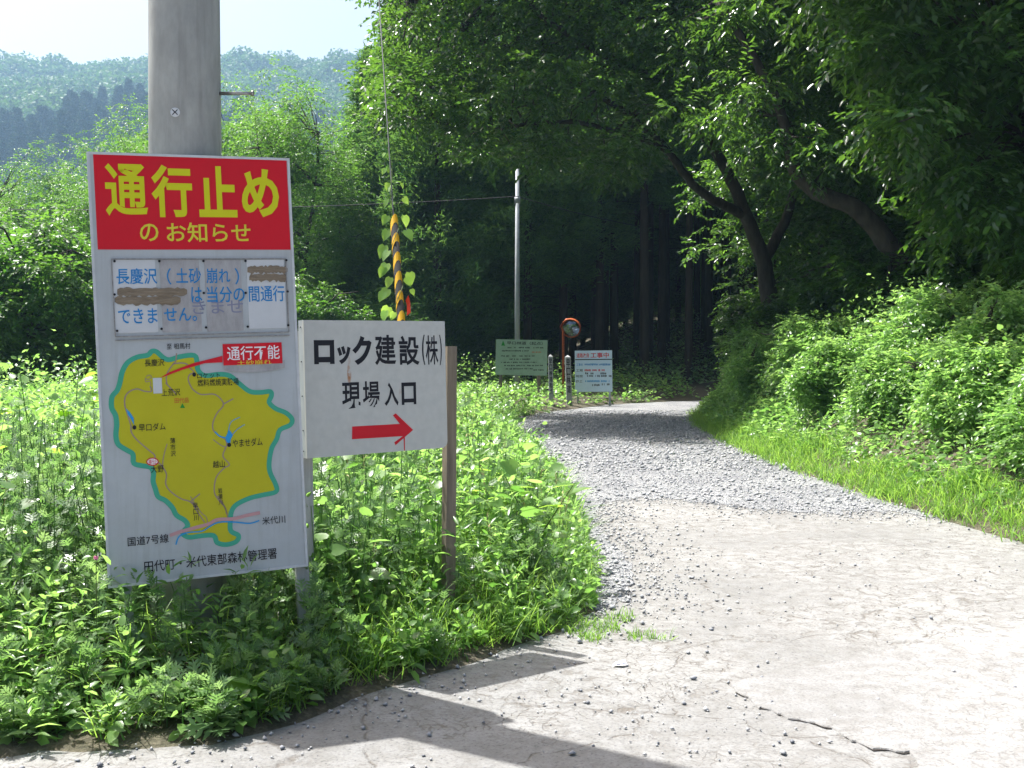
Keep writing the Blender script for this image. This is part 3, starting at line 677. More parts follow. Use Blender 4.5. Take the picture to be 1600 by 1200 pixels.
# --- generic dome tree, shared by copies
def dome_tree(name, H, Rc, z0, ncl, leaf, lw, mat, tw=15, lpt=8, kind='diamond', tl=.5, limbs=6, label='', r0=.16, stems=1):
    t = empty(name, (0, 0, 0), label=label, cat='tree'); mb = MB(); nodes = []
    for s_ in range(stems):
        a = s_ * 2.3; off = Vector((math.cos(a), math.sin(a), 0)) * (.0 if stems == 1 else .25)
        nodes += limb(mb, [off + Vector((0, 0, -.5)), off * 1.5 + Vector((.05, .02, H * .25)), off * 3 + Vector((-.1, .1, H * .5)), off * 4 + Vector((.1, -.1, H * .74))], r0, .03, 8, 3, .02)
    base = list(nodes)
    for k in range(limbs):
        q = random.choice(base[2:]); a = k * 2.4 + random.uniform(-.4, .4); l = Rc * random.uniform(.55, .85)
        nodes += limb(mb, [q, q + Vector((math.cos(a) * l * .5, math.sin(a) * l * .5, l * .35)), q + Vector((math.cos(a) * l, math.sin(a) * l, l * .4))], r0 * .4, .015, 6, 2, .02)
    C = []
    while len(C) < ncl:
        v = Vector((random.gauss(0, 1), random.gauss(0, 1), random.gauss(0, 1))).normalized() * random.uniform(.35, 1) ** .4
        az = math.atan2(v.y, v.x); bump = 1 + .16 * math.sin(3 * az + H) + .12 * math.sin(5 * az + v.z * 4 + ncl)
        C.append((v.x * Rc * bump * .9, v.y * Rc * bump * .9, (z0 + H) / 2 + v.z * (H - z0) / 2 * bump * .95))
    C = np.array(C); C[:, 2] = np.maximum(C[:, 2], z0 * .9)
    f = Fol(); sprays(f, C, R.uniform(.35, .7, len(C)) * Rc / 3., tw, tl, lpt, leaf, lw, .2, kind)
    join_branches(mb, C[::3], nodes, .02)
    mb.build('trunk', M['bark'], t); link('crown', f.mesh('crown', mat), t); return t
def on_ground(x, y, dz=0): return Vector((x, y, float(ground_z(np.array([x]), np.array([y]))[0]) + dz))

# left background: pale locust trees, then a leafy low tree close to the board
loc = dome_tree('locust_tree', 11.8, 3.5, 1.6, 480, .13, .06, M['locust'], 14, 8, tl=.6, label='tall feathery light green tree right behind the red notice board', r0=.17, stems=2, limbs=9)
loc.location = on_ground(-8.6, 41); 
loc_spots = [(-11.0, 43.5, 1.0, 1.1, 'feathery light green tree just right of the concrete pole'),
    (-6.4, 47, 1.05, 2.6, 'yellow green tree filling the gap beside the vine covered guy wire'),
    (-15.6, 45, .96, .7, 'slender pale green tree rising left of the concrete pole'),
    (-18.4, 52, 1.08, 3.3, 'spreading pale tree behind the left edge of the notice board'),
    (-22.5, 50, .92, 4.4, 'pale tree with drooping crown second from the left edge'),
    (-27, 53, .93, 5.4, 'pale tree cut by the left edge of the photo'),
    (-12.8, 56, 1.1, 2.2, 'pale tree farthest back behind the concrete pole'),
    (-7.6, 58, 1.15, 1.2, 'light green tree farthest back, left of the cedars')]
for x, y, s, rz, lb in loc_spots: copy_thing(loc, on_ground(x, y), rz, s, label=lb)
bush = dome_tree('leafy_tree', 4.9, 2.7, .5, 300, .15, .085, M['locust'], 15, 8, kind='diamond', tl=.45, label='low round leafy tree at the left edge below the cable', r0=.09, stems=3, limbs=8)
bush.location = on_ground(-12.0, 27)
for x, y, s, rz, lb in [(-15.0, 31, 1.05, 2, 'low leafy tree hidden half beyond the left edge'), (-9.6, 31.5, .88, 4, 'low leafy tree peeping out left of the notice board'), (-7.2, 36, .8, 1, 'low leafy tree between the notice board and the direction sign'), (-4.9, 39, .75, 5, 'dark low tree at the foot of the cedars behind the direction sign')]:
    copy_thing(bush, on_ground(x, y), rz, s, label=lb)

# broadleaf wood on the right slope
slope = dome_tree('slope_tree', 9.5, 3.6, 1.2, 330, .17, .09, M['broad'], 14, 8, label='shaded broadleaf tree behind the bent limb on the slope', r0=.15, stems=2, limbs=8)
slope.location = on_ground(9.3, 23.5)
k = 0
sl = [(12.4, 20.5, 1.0), (15.5, 23.5, 1.05), (11.6, 28, 1.05), (9.0, 30.5, .95), (15.8, 30, 1.1), (20, 28, 1.1), (12.4, 33, 1.1), (18, 35, 1.15), (24, 33, 1.15), (11.5, 16.0, .8), (15.5, 17, .95), (19.5, 19, 1.1), (24, 24, 1.2), (28, 30, 1.2), (22, 40, 1.25), (30, 40, 1.3)] + [(-1 + i * 4.2, 78 + (i % 3) * 3, 1.35) for i in range(13)] + [(2 + i * 4.4, 88 + (i % 2) * 3, 1.6) for i in range(13)]
for x, y, s in sl:
    if (x + SHX * 5) < .5 * (y + SHY * 5) and y < 19: continue
    copy_thing(slope, on_ground(x, y), k * 1.7 + .4, s, label='shaded broadleaf tree deep in the dark wood on the right slope', group='broadleaf trees in the dark wood'); k += 1
# low shrubs at the top of the bank
shr = dome_tree('shrub', 2.3, 1.35, .1, 110, .13, .075, M['broad'], 14, 8, tl=.35, label='dark leafy shrub at the foot of the leaning tree', r0=.04, stems=3, limbs=5)
shr['category'] = 'shrub'; shr.location = on_ground(7.4, 24.5, -.1)
sh = [(6.9, 21.2, 1.0, 'dark shrub spilling over the top of the bank left of the bent trunk'), (7.6, 19.3, 1.1, 'dark shrub under the bent limb'), (8.4, 17.5, 1.1, 'dark shrub right of the bent trunk base'), (8.6, 15.8, .95, 'shrub at the right end of the bank top'),
      (6.5, 27.6, .9, 'shrub at the far end of the bank beside the leaning trunk'), (7.8, 29.6, 1.1, 'farthest shrub on the bank where the track disappears'), (9.3, 20.5, 1.3, 'tall shrub deep in shade behind the bent trunk'), (9.8, 16.8, 1.25, 'tall shrub in shade near the right edge'), (5.9, 24.0, .7, 'small shrub hanging down the bank below the leaning tree')]
for i, (x, y, s, lb) in enumerate(sh): copy_thing(shr, on_ground(x, y, -.15), i * 1.3, s, label=lb)

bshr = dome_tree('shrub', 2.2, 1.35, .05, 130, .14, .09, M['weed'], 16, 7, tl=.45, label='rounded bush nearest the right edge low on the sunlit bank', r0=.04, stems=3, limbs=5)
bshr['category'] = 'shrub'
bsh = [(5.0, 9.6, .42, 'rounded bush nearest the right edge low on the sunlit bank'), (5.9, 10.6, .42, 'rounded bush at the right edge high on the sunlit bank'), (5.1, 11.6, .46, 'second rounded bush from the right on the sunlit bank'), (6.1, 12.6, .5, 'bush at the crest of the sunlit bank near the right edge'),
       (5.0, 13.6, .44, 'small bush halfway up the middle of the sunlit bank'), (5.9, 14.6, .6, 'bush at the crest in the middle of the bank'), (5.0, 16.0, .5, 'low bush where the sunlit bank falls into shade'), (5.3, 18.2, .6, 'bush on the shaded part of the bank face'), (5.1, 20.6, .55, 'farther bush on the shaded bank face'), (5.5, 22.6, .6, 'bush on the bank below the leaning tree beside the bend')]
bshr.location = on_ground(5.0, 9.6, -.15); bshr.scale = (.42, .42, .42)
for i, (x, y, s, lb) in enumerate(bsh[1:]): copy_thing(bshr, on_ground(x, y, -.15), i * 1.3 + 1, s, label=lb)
for i in range(15): copy_thing(shr, on_ground(3 + i * 2.7, 96 + (i % 3) * 2, -.3), i * 1.1, 2.6, label='dark undergrowth shrub at the very back of the plantation', group='shrubs at the back of the plantation')
# --- cedars
def cedar(H, z0, Rc, n, label, name='cedar_tree', seed=0, mat='cedar', leaf=.30, lw=.05, tr=.19, stubs=True):
    t = empty(name, (0, 0, 0), label=label, cat='tree'); mb = MB()
    mb.tube([(0, 0, -1), (0, 0, .3), (.04, .02, H * .5), (0, 0, H)], [tr * 1.25, tr, tr * .68, .02], 9, False)
    if stubs:
        for _ in range(22):
            z = random.uniform(1.5, z0 + 2); a = random.uniform(0, 6.28); l = random.uniform(.4, 1.7)
            p = Vector((0, 0, z)); q = p + Vector((math.cos(a) * l, math.sin(a) * l, random.uniform(-.5, .1) * l)); mb.tube([p, (p + q) / 2 + Vector((0, 0, .06)), q], [.018, .012, .004], 3, False)
    z = z0 + (H - z0) * R.random(n) ** 1.15; a = R.uniform(0, 6.28, n)
    env = Rc * (1 - ((z - z0) / (H - z0)) ** 1.5) * (.55 + .45 * sstep(0, .15, (z - z0) / (H - z0))) * (1 + .2 * np.sin(a * 3 + z * 1.3) + .15 * np.sin(a * 5 - z * 2.1)) + .12
    rr = env * R.uniform(.35, 1, n) ** .5; C = np.stack([np.cos(a) * rr, np.sin(a) * rr, z - rr * .12], -1)
    K = 30; n = n // 2; z = z[:n]; a = a[:n]; rr = rr[:n]; C = C[:n]
    out = np.stack([np.cos(a), np.sin(a), np.full(n, .35)], -1)
    d = unit(out[:, None] * .9 + R.normal(0, .62, (n, K, 3)))
    pos = C[:, None] + R.normal(0, .20, (n, K, 3)) * np.array((1, 1, .75))
    f = Fol(); rn = np.clip(R.random((n, 1)) * .6 + R.random((n, K)) * .4, 0, 1)
    f.add('diamond', pos.reshape(-1, 3), d.reshape(-1, 3), leaf * R.uniform(.6, 1.2, n * K), lw, rn.ravel(), .8)
    mb.build('trunk', M['cedarbark'], t); link('crown', f.mesh('crown', M[mat]), t); return t
ced_low = cedar(16, 1.6, 2.5, 2600, 'front cedar clothed to the ground behind the striped guy guard')
ced_hi = cedar(17, 8.0, 2.3, 1700, 'bare cedar trunk standing in the dark plantation behind the construction sign')
ced_mid = cedar(16.5, 4.5, 2.4, 2000, 'cedar with foliage starting above the far utility pole')
ced_low.location = on_ground(-4.6, 43)
edge = [(-2.9, 41, 'cedar with bushy green foliage left of the far utility pole'), (-1.4, 43.5, 'cedar tight behind the far utility pole, foliage to the ground'), (-6.3, 47, 'leftmost cedar of the plantation beside the pale trees'), (-3.4, 47.5, 'second cedar row, dark crown left of the far pole'), (.3, 46.5, 'dark bushy cedar right of the far utility pole')]
for i, (x, y, lb) in enumerate(edge): copy_thing(ced_low, on_ground(x, y), i * 1.9 + .5, random.uniform(.92, 1.1), label=lb)
ced_mid.location = on_ground(.6, 41.5)
copy_thing(ced_mid, on_ground(2.1, 43), 2., 1.02, label='cedar rising just above the convex traffic mirror')
ced_hi.location = on_ground(3.5, 42.5)
row = []
for j in range(9):
    for i in range(22):
        y = 41.5 + j * 3.6 + random.uniform(-1, 1); x = -8 + i * 2.6 + (j % 2) * 1.3 + random.uniform(-.7, .7) + j * .6
        if dist_line(LEFT, np.array([x]), np.array([y]))[0] < 1.8 or x > .62 * y + 2: continue
        if j < 2 and x < 3.5: continue
        if j < 5 and x < -4: continue
        if x > 22 and y < 45: continue
        row.append((x, y, j))
ORD = ['first', 'second', 'third', 'fourth', 'fifth', 'sixth', 'seventh', 'eighth', 'ninth', 'tenth']
front = sorted([q for q in row if q[2] == 0], key=lambda q: q[0])[:7]
for x, y, j in row:
    src = ced_low if j >= 7 else ced_hi
    copy_thing(src, on_ground(x, y), random.uniform(0, 6.28), random.uniform(.9, 1.12),
               label=('front row cedar trunk beyond the bend, %s to the right of the construction notice' % ORD[front.index((x, y, j))]) if (x, y, j) in front else 'dark straight cedar in the dense plantation beyond the bend', group='cedars of the dense plantation')
# understory between the trunks
us = Fol(); 
xy = scatter(9500, -4, 34, 38, 104, lambda x, y: (~inside(ROAD, x, y)) & (~inside(RSIDE, x, y)) & (x > .09 * y + .2))
herb(us, xy, R.uniform(.3, 1.0, len(xy)) * (1 + .5 * sstep(46, 60, xy[:, 1])), 'diamond', 10, .19, .12, False, el=(.7, -.2), tilt=.5, spread=.12)
link('forest_undergrowth', us.mesh('forest_undergrowth', M['weed_dark']), kind='stuff', label='low undergrowth on the floor of the cedar plantation', cat='undergrowth')

# --- hills
fc = cedar(15, 2, 3.1, 460, 'conifer standing on the lower hill slope', name='conifer_tree', mat='farcedar', leaf=.95, lw=.28, tr=.16, stubs=False)
fc.location = on_ground(-236, 524)
conif = []
for j in range(8):
    for i in range(60):
        y = 226 + j * 7.5 + random.uniform(-3, 3); x = -180 + i * 3.6 + random.uniform(-1.6, 1.6)
        lim = 274 + 10 * math.sin(x * .045) + 6 * math.sin(x * .11)
        if y < lim and -.56 * y < x < -.13 * y: conif.append((x, y))
random.shuffle(conif); conif = conif[:296]
for x, y in conif: copy_thing(fc, on_ground(2 * x, 2 * y), random.uniform(0, 6.28), 2 * random.uniform(.75, 1.1), sz=2 * random.uniform(.7, 1.1), label='blue green conifer in the stand on the lower hill slope', group='conifers on the lower hill slope')
fc['group'] = 'conifers on the lower hill slope'; fc['label'] = 'blue green conifer in the stand on the lower hill slope'
# broadleaf wood covering the ridge: one mass
n = 5200
hx = R.uniform(-300, 70, n); hy = 272 + 190 * R.random(n); ok = (hx > -.62 * hy - 20) & (hx < .02 * hy + 15)
n0 = 900; hx0 = R.uniform(-150, 20, n0); hy0 = R.uniform(75, 215, n0); ok0 = (hx0 > -.6 * hy0 - 8) & (hx0 < -.03 * hy0 + 3)
hx = np.concatenate([hx[ok], hx0[ok0]]); hy = np.concatenate([hy[ok], hy0[ok0]]); n = len(hx)
hx, hy = hx * 2, hy * 2; hz = ground_z(hx, hy); cr = 2 * R.uniform(2.5, 5.2, n); 
hh = 2 * np.where(hy < 430, R.uniform(3, 6, n), R.uniform(5, 10, n))
K = 66
d = R.normal(0, 1, (n, K, 3)); d[..., 2] = np.abs(d[..., 2]) * .9 + .02; d = unit(d)
pos = np.stack([hx, hy, hz + hh * .45], -1)[:, None] + d * np.stack([cr, cr, cr * .9], -1)[:, None] * R.uniform(.78, 1.08, (n, K, 1))
f = Fol(); dd = unit(np.cross(d, R.normal(0, 1, d.shape)) + d * .35)
rn = np.clip(.15 + .35 * (nz(hx * .03, hy * .05, 9)[:, None] * .5 + .5) + .35 * R.random((n, 1)) + .12 * R.random((n, K)), 0, 1)
f.add('diamond', pos.reshape(-1, 3), dd.reshape(-1, 3), 2.9 * R.uniform(.6, 1.2, n * K), 2.1, rn.ravel(), .5)
link('hillside_forest', f.mesh('hillside_forest', M['far']), kind='stuff', label='hazy broadleaf forest covering the far ridge', cat='forest')

# ------------------------------------------------------------------ haze
mb = MB(); mb.box((0, 0, 0), (1, 0, 0), (0, 1, 0), (0, 0, 1), (-1230, -440, -4), (1230, 1440, 300))
m = bpy.data.materials.new('haze'); m.use_nodes = True; nn = m.node_tree; nn.nodes.clear()
vp = nn.nodes.new('ShaderNodeVolumePrincipled'); vp.inputs['Color'].default_value = (.44, .70, 1.0, 1); vp.inputs['Density'].default_value = .00034
vp.inputs['Anisotropy'].default_value = .3
vo = nn.nodes.new('ShaderNodeOutputMaterial'); nn.links.new(vp.outputs[0], vo.inputs['Volume'])
mb.build('haze', m, kind='stuff', label='pale blue haze in the summer air')

# ------------------------------------------------------------------ signs
class Board:
    """a flat sign face set by its four corners; hom() turns a traced point into face coordinates"""
    def __init__(s, tl, tr, br, bl, dl, dr):
        TL, TR, BR, BL = P(*tl, dl), P(*tr, dr), P(*br, dr), P(*bl, dl)
        s.o = TL; s.u = (((TR - TL) + (BR - BL)) / 2).normalized(); v = ((BL - TL) + (BR - TR)) / 2
        v = (v - s.u * v.dot(s.u)).normalized(); s.v = v; s.n = s.u.cross(v).normalized()
        if s.n.dot(EYE - TL) < 0: s.n = -s.n
        s.w = ((TR - TL).length + (BR - BL).length) / 2; s.h = ((BL - TL).length + (BR - TR).length) / 2
        src = [tl, tr, br, bl]; dst = [(0, 0), (s.w, 0), (s.w, s.h), (0, s.h)]
        A = []; B = []
        for (x, y), (u_, v_) in zip(src, dst):
            A.append([x, y, 1, 0, 0, 0, -u_ * x, -u_ * y]); B.append(u_)
            A.append([0, 0, 0, x, y, 1, -v_ * x, -v_ * y]); B.append(v_)
        s.H = np.append(np.linalg.solve(np.array(A, float), np.array(B, float)), 1).reshape(3, 3)
    def hom(s, p):
        q = s.H @ np.array([p[0], p[1], 1.0]); return (q[0] / q[2], q[1] / q[2])
    def pt(s, u, v, k=0.): return s.o + s.u * u + s.v * v + s.n * k
    def root(s, name, **k):
        """thing whose origin is the top left of the face; children use world geometry relative to it"""
        r = empty(name, s.o, **k); s.r = r; return r
    def loc(s, u, v, k=0.): return s.u * u + s.v * v + s.n * k
    def slab(s, name, a, b, k0, k1, mat, bevel=0, parent=None, **kw):
        mb = MB(); mb.box((0, 0, 0), s.u, s.v, s.n, (a[0], a[1], k0), (b[0], b[1], k1)); o = mb.build(name, mat, parent or s.r, **kw)
        return o
    def polypx(s, name, pts, k, mat, parent=None, **kw):
        mb = MB(); mb.poly([s.loc(*s.hom(p), k) for p in pts]); return mb.build(name, mat, parent or s.r, **kw)
    def rectpx(s, name, tl, br, k, mat, parent=None, **kw):
        a = s.hom(tl); b = s.hom(br); mb = MB(); mb.poly([s.loc(*c, k) for c in ((a[0], a[1]), (a[0], b[1]), (b[0], b[1]), (b[0], a[1]))]); return mb.build(name, mat, parent or s.r, **kw)
    def ribbon(s, name, pts, wd, k, mat, closed=False, parent=None):
        q = [Vector(s.hom(p)) for p in pts]
        # smooth
        m = []; n = len(q)
        for i in range(n if closed else n - 1):
            a = q[(i - 1) % n] if closed else q[max(i - 1, 0)]; b = q[i]; c = q[(i + 1) % n]; d = q[(i + 2) % n] if closed else q[min(i + 2, n - 1)]
            for j in range(4):
                t = j / 4; m.append(.5 * ((2 * b) + (c - a) * t + (2 * a - 5 * b + 4 * c - d) * t * t + (3 * b - a - 3 * c + d) * t ** 3))
        if not closed: m.append(q[-1])
        L = []; Rr = []; N_ = len(m)
        for i in range(N_):
            a = m[(i - 1) % N_] if closed else m[max(i - 1, 0)]; b = m[(i + 1) % N_] if closed else m[min(i + 1, N_ - 1)]
            t = (b - a); t = t.normalized() if t.length > 1e-9 else Vector((1, 0)); p = Vector((-t.y, t.x)) * wd / 2
            L.append(m[i] + p); Rr.append(m[i] - p)
        mb = MB()
        for i in range(N_ if closed else N_ - 1):
            j = (i + 1) % N_; mb.poly([s.loc(*L[i], k), s.loc(*L[j], k), s.loc(*Rr[j], k), s.loc(*Rr[i], k)])
        return mb.build(name, mat, parent or s.r), m
    def text(s, body, tl, br, mat, k=.0016, bold=0., name='lettering', parent=None, vertical=False, label=None, px=True):
        a = s.hom(tl) if px else tl; b = s.hom(br) if px else br
        cells = list(body) if vertical else [body]; nC = len(cells); V = []; Fs = []
        for ci, c in enumerate(cells):
            cu = bpy.data.curves.new('t', 'FONT'); cu.body = c; cu.size = 1; cu.offset = bold; cu.resolution_u = 3; cu.fill_mode = 'FRONT'; cu.dimensions = '2D'
            ob = bpy.data.objects.new('t', cu); me = bpy.data.meshes.new_from_object(ob)
            co = np.empty(len(me.vertices) * 3); me.vertices.foreach_get('co', co); co = co.reshape(-1, 3)
            fs = [tuple(p.vertices) for p in me.polygons]
            bpy.data.objects.remove(ob); bpy.data.meshes.remove(me)
            if len(co) == 0: print('NO GLYPHS', c); continue
            mn, mx_ = co.min(0), co.max(0); e = np.maximum(mx_ - mn, 1e-6)
            U = a[0] + (co[:, 0] - mn[0]) / e[0] * (b[0] - a[0])
            v0 = a[1] + (b[1] - a[1]) * ci / nC; v1 = a[1] + (b[1] - a[1]) * (ci + (.88 if nC > 1 else 1)) / nC
            Vv = v1 - (co[:, 1] - mn[1]) / e[1] * (v1 - v0); bs = len(V)
            V += [tuple(s.loc(u_, v_, k)) for u_, v_ in zip(U, Vv)]; Fs += [tuple(i + bs for i in f) for f in fs]
        me = bpy.data.meshes.new(name); me.from_pydata(V, [], Fs); me.update(); me.materials.append(mat)
        return link(name, me, parent or s.r, label=label)
def Z2(p): return (150 + p[0] * .2417, 510 + p[1] * .2417)
def Z3(p): return (150 + p[0] * .225, 740 + p[1] * .225)

# ---- big notice board
A = Board((135, 237), (445, 247), (487, 884), (168, 918), 4.65, 4.98)
r = A.root('notice_board', label='tall white road closure notice board with red header and yellow map', cat='notice board')
A.slab('panel', (.006, .006), (A.w - .006, A.h - .006), -.016, 0, M['white_enamel'])
fw = .011
for a_, b_ in (((0, 0), (fw, A.h)), ((A.w - fw, 0), (A.w, A.h)), ((fw, 0), (A.w - fw, fw)), ((fw, A.h - fw), (A.w - fw, A.h))):
    A.slab('frame', a_, b_, -.034, .004, M['frame'])
A.rectpx('header_panel', (145, 240), (449.5, 385), .0012, M['red'])
A.text('通', (161, 254), (230, 334), M['yellow'], .003, .022, label='通 of the large yellow title'); A.text('行', (232, 256), (299, 336), M['yellow'], .003, .03)
A.text('止', (304, 258), (367, 336), M['yellow'], .003, .032); A.text('め', (370, 262), (432, 336), M['yellow'], .003, .03)
A.text('の', (216, 345), (246, 372), M['yellowtxt'], .003, .012); A.text('お知らせ', (257, 343), (388, 374), M['yellowtxt'], .003, .012)
# notice plates
cols_ = [(174, 400, 246, 511), (247, 400, 314, 510), (316, 400, 379, 509), (381, 400, 446, 505)]
for i, (x0, y0, x1, y1) in enumerate(cols_):
    a_ = A.hom((x0, y0)); b_ = A.hom((x1, y1)); A.slab('notice_plate', a_, b_, .0, .003, M['plate_dirty'] if i in (1, 2) else M['plate'], label='stained grey notice plate' if i in (1, 2) else None)
a_ = A.hom((172.5, 398)); b_ = A.hom((450, 512))
for c0, c1 in (((a_[0], a_[1]), (b_[0], a_[1] + .005)), ((a_[0], b_[1] - .004), (b_[0], b_[1])), ((a_[0], a_[1] + .005), (a_[0] + .004, b_[1] - .004)), ((b_[0] - .004, a_[1] + .005), (b_[0], b_[1] - .004)), ((a_[0], b_[1] + .012), (b_[0], b_[1] + .016))):
    A.slab('plate_rail', c0, c1, .0, .007, M['steel'])
for p in ((178, 402), (247, 402), (315, 402), (380, 402), (443, 401), (178, 453), (316, 451), (381, 451), (446, 449), (182, 509), (251, 506), (320, 504), (385, 503), (448, 501)):
    c = A.hom(p); mb = MB(); mb.tube([A.loc(*c, .002), A.loc(*c, .009)], [.006, .005], 8); mb.build('bolt', M['black'], r)
A.text('長慶沢', (180, 413), (244, 437), M['blue'], .0045, .008); A.text('（', (258, 413), (266, 438), M['blue'], .0045, .006); A.text('土砂', (272, 413), (312, 436), M['blue'], .0045, .008)
A.text('崩れ', (319, 413), (357, 436), M['blue'], .0045, .008); A.text('）', (363, 413), (371, 438), M['blue'], .0045, .006)
A.text('は', (296, 442), (314, 465), M['blue'], .0045, .008); A.text('当分の', (320, 441), (380, 465), M['blue'], .0045, .008); A.text('間通行', (385, 440), (442, 464), M['blue'], .0045, .008)
A.text('できま', (183, 475), (245, 497), M['blue'], .0045, .008); A.text('せん。', (254, 474), (306, 494), M['blue'], .0045, .008)
A.text('きませ', (298, 462), (378, 482), M['ghost'], .0038, .004)
def tape(x0, y0, x1, y1, seed):
    rr = random.Random(seed); up = []; dn = []; n = 22
    for i in range(n + 1):
        x = x0 + (x1 - x0) * i / n; e = 3.5 * (1 if 0 < i < n else 0)
        up.append((x, y0 + rr.uniform(-1.5, 1.5) * 1.0 + (0 if 0 < i < n else 3))); dn.append((x, y1 + rr.uniform(-2, 2) - (0 if 0 < i < n else 3)))
    A.polypx('tape_residue', up + dn[::-1], .0058, M['tape'])
tape(383, 410, 445, 421, 1); tape(386, 422, 444, 433, 2); tape(182, 443, 290, 456, 3); tape(178, 456, 280, 469, 4)
# map
teal = [Z2(p) for p in ((385, 130), (430, 168), (470, 182), (540, 162), (630, 155), (648, 200), (655, 250), (700, 285), (790, 277), (860, 287), (920, 335), (990, 388), (1060, 395), (1125, 390), (1132, 420), (1118, 460), (1160, 500), (1230, 530), (1270, 572), (1255, 610), (1192, 640), (1172, 700), (1140, 760), (1125, 850), (1132, 920), (1170, 1000), (1172, 1048), (1080, 1070), (1000, 1090))] + \
       [Z3(p) for p in ((985, 192), (948, 245), (940, 330), (948, 385), (1000, 415), (985, 458), (915, 480), (850, 465), (825, 415), (740, 415), (650, 425), (605, 395), (640, 345), (620, 305), (562, 268), (530, 210), (480, 160), (432, 135), (412, 80), (395, 25))] + \
       [Z2(p) for p in ((370, 920), (350, 882), (300, 872), (242, 855), (235, 795), (195, 768), (140, 730), (125, 670), (130, 600), (122, 540), (97, 490), (100, 420), (132, 380), (150, 330), (165, 260), (200, 200), (260, 165), (330, 152), (355, 128))]
tmp, path = A.ribbon('map_border', teal, .022, .0016, M['teal'], closed=True)
mb = MB(); mb.poly([A.loc(*p, .0008) for p in path]); mb.build('map_area', M['mapyellow'], r)
def road(pts, z, wd=.0055, mat='maproad', k=.0024): A.ribbon('map_line', [z(p) for p in pts], wd, k, M[mat])
road([(515, 140), (510, 190), (490, 215), (460, 260), (450, 300), (455, 345)], Z2)
road([(490, 210), (540, 203), (580, 210), (600, 235), (628, 262), (600, 280), (592, 310), (612, 360), (635, 385), (680, 408), (768, 408), (822, 470), (780, 530), (755, 590), (758, 640), (800, 680), (835, 700), (845, 740), (822, 810), (865, 865), (830, 890), (780, 950), (768, 1040), (790, 1090), (840, 1150), (850, 1190)], Z2)
road([(822, 470), (885, 435)], Z2); road([(755, 700), (810, 740), (838, 750)], Z2, .004)
road([(445, 330), (510, 400)], Z2); road([(345, 350), (355, 385), (310, 385), (262, 370), (215, 385), (185, 420), (183, 480), (205, 550), (222, 610), (225, 650), (260, 700), (340, 770), (375, 800), (385, 830), (430, 880), (455, 930), (450, 990), (480, 1040), (550, 1090), (610, 1110), (650, 1150)], Z2)
road([(458, 728), (440, 790), (430, 850), (432, 880)], Z2, .004); road([(610, 1112), (675, 1058)], Z2); road([(612, 1075), (640, 1120), (670, 1160)], Z2, .003)
road([(320, 290), (340, 280), (355, 295), (330, 310), (315, 300), (318, 325), (345, 320), (350, 345)], Z2, .003)
road([(670, 170), (700, 230), (760, 320)], Z3, .005); road([(700, 200), (735, 250), (770, 280), (780, 320)], Z3, .0035)
road([(850, 130), (900, 210), (925, 290)], Z3, .005)
road([(515, 412), (590, 385), (700, 355), (790, 330), (850, 300), (960, 295), (1060, 270), (1150, 252)], Z3, .0155, 'mapbrown', .0028)
road([(558, 478), (580, 420), (640, 392), (740, 382), (790, 352), (840, 325), (900, 315), (990, 320), (1080, 328), (1145, 308)], Z3, .006, 'mapblue', .0034)
road([(930, 556), (880, 580), (862, 610), (858, 650)], Z2, .003, 'mapblue', .003); road([(962, 604), (920, 630), (890, 660), (870, 690)], Z2, .003, 'mapblue', .003)
road([(768, 650), (800, 680), (835, 690)], Z2, .006, 'mapblue', .003)
A.polypx('map_lake', [Z2(p) for p in ((855, 640), (868, 645), (885, 675), (872, 700), (868, 730), (845, 720), (835, 690), (848, 665))], .003, M['mapblue'])
A.polypx('map_lake', [Z2(p) for p in ((190, 495), (215, 520), (240, 560), (242, 605), (225, 570), (202, 535))], .003, M['mapblue'])
def dot(p, rx, ry, k, mat, name='map_dot'):
    q = Z2(p); A.polypx(name, [(q[0] + rx * math.cos(t * .5236), q[1] + ry * math.sin(t * .5236)) for t in range(12)], k, mat)
dot((630, 278), 3.1, 3.4, .0035, M['black']); dot((245, 620), 3.2, 3.5, .0035, M['black']); dot((862, 737), 3.2, 3.5, .0035, M['black'])
dot((363, 845), 10, 6.7, .0032, M['red'], 'map_marker'); dot((363, 845), 8.2, 5.1, .0036, M['white'], 'map_marker'); A.text('通行止', (231, 711), (245, 718), M['red'], .004, .01)
A.rectpx('map_sticker', Z2((362, 300)), Z2((425, 398)), .0038, M['plate'])
A.polypx('map_mountain', [Z2(p) for p in ((555, 464), (540, 494), (573, 494))], .0035, M['green'])
A.polypx('callout_arrow', [Z2(p) for p in ((812, 158), (812, 200), (700, 205), (560, 245), (405, 302), (470, 262), (620, 205))], .0042, M['red'])
a_ = A.hom((346, 530)); b_ = A.hom((440, 560)); A.slab('callout_panel', a_, b_, .001, .0052, M['red'])
A.polypx('tape_residue', [Z2(p) for p in ((820, 205), (900, 200), (1000, 197), (1100, 192), (1214, 188), (1215, 235), (1120, 258), (1000, 264), (900, 262), (822, 252))], .0045, M['plate_dirty'])
A.text('通行不能', Z2((838, 98)), Z2((1182, 178)), M['white'], .0062, .008)
A.text('土砂崩れ', Z2((905, 190)), Z2((1130, 212)), M['yellowtxt'], .0058, .004)
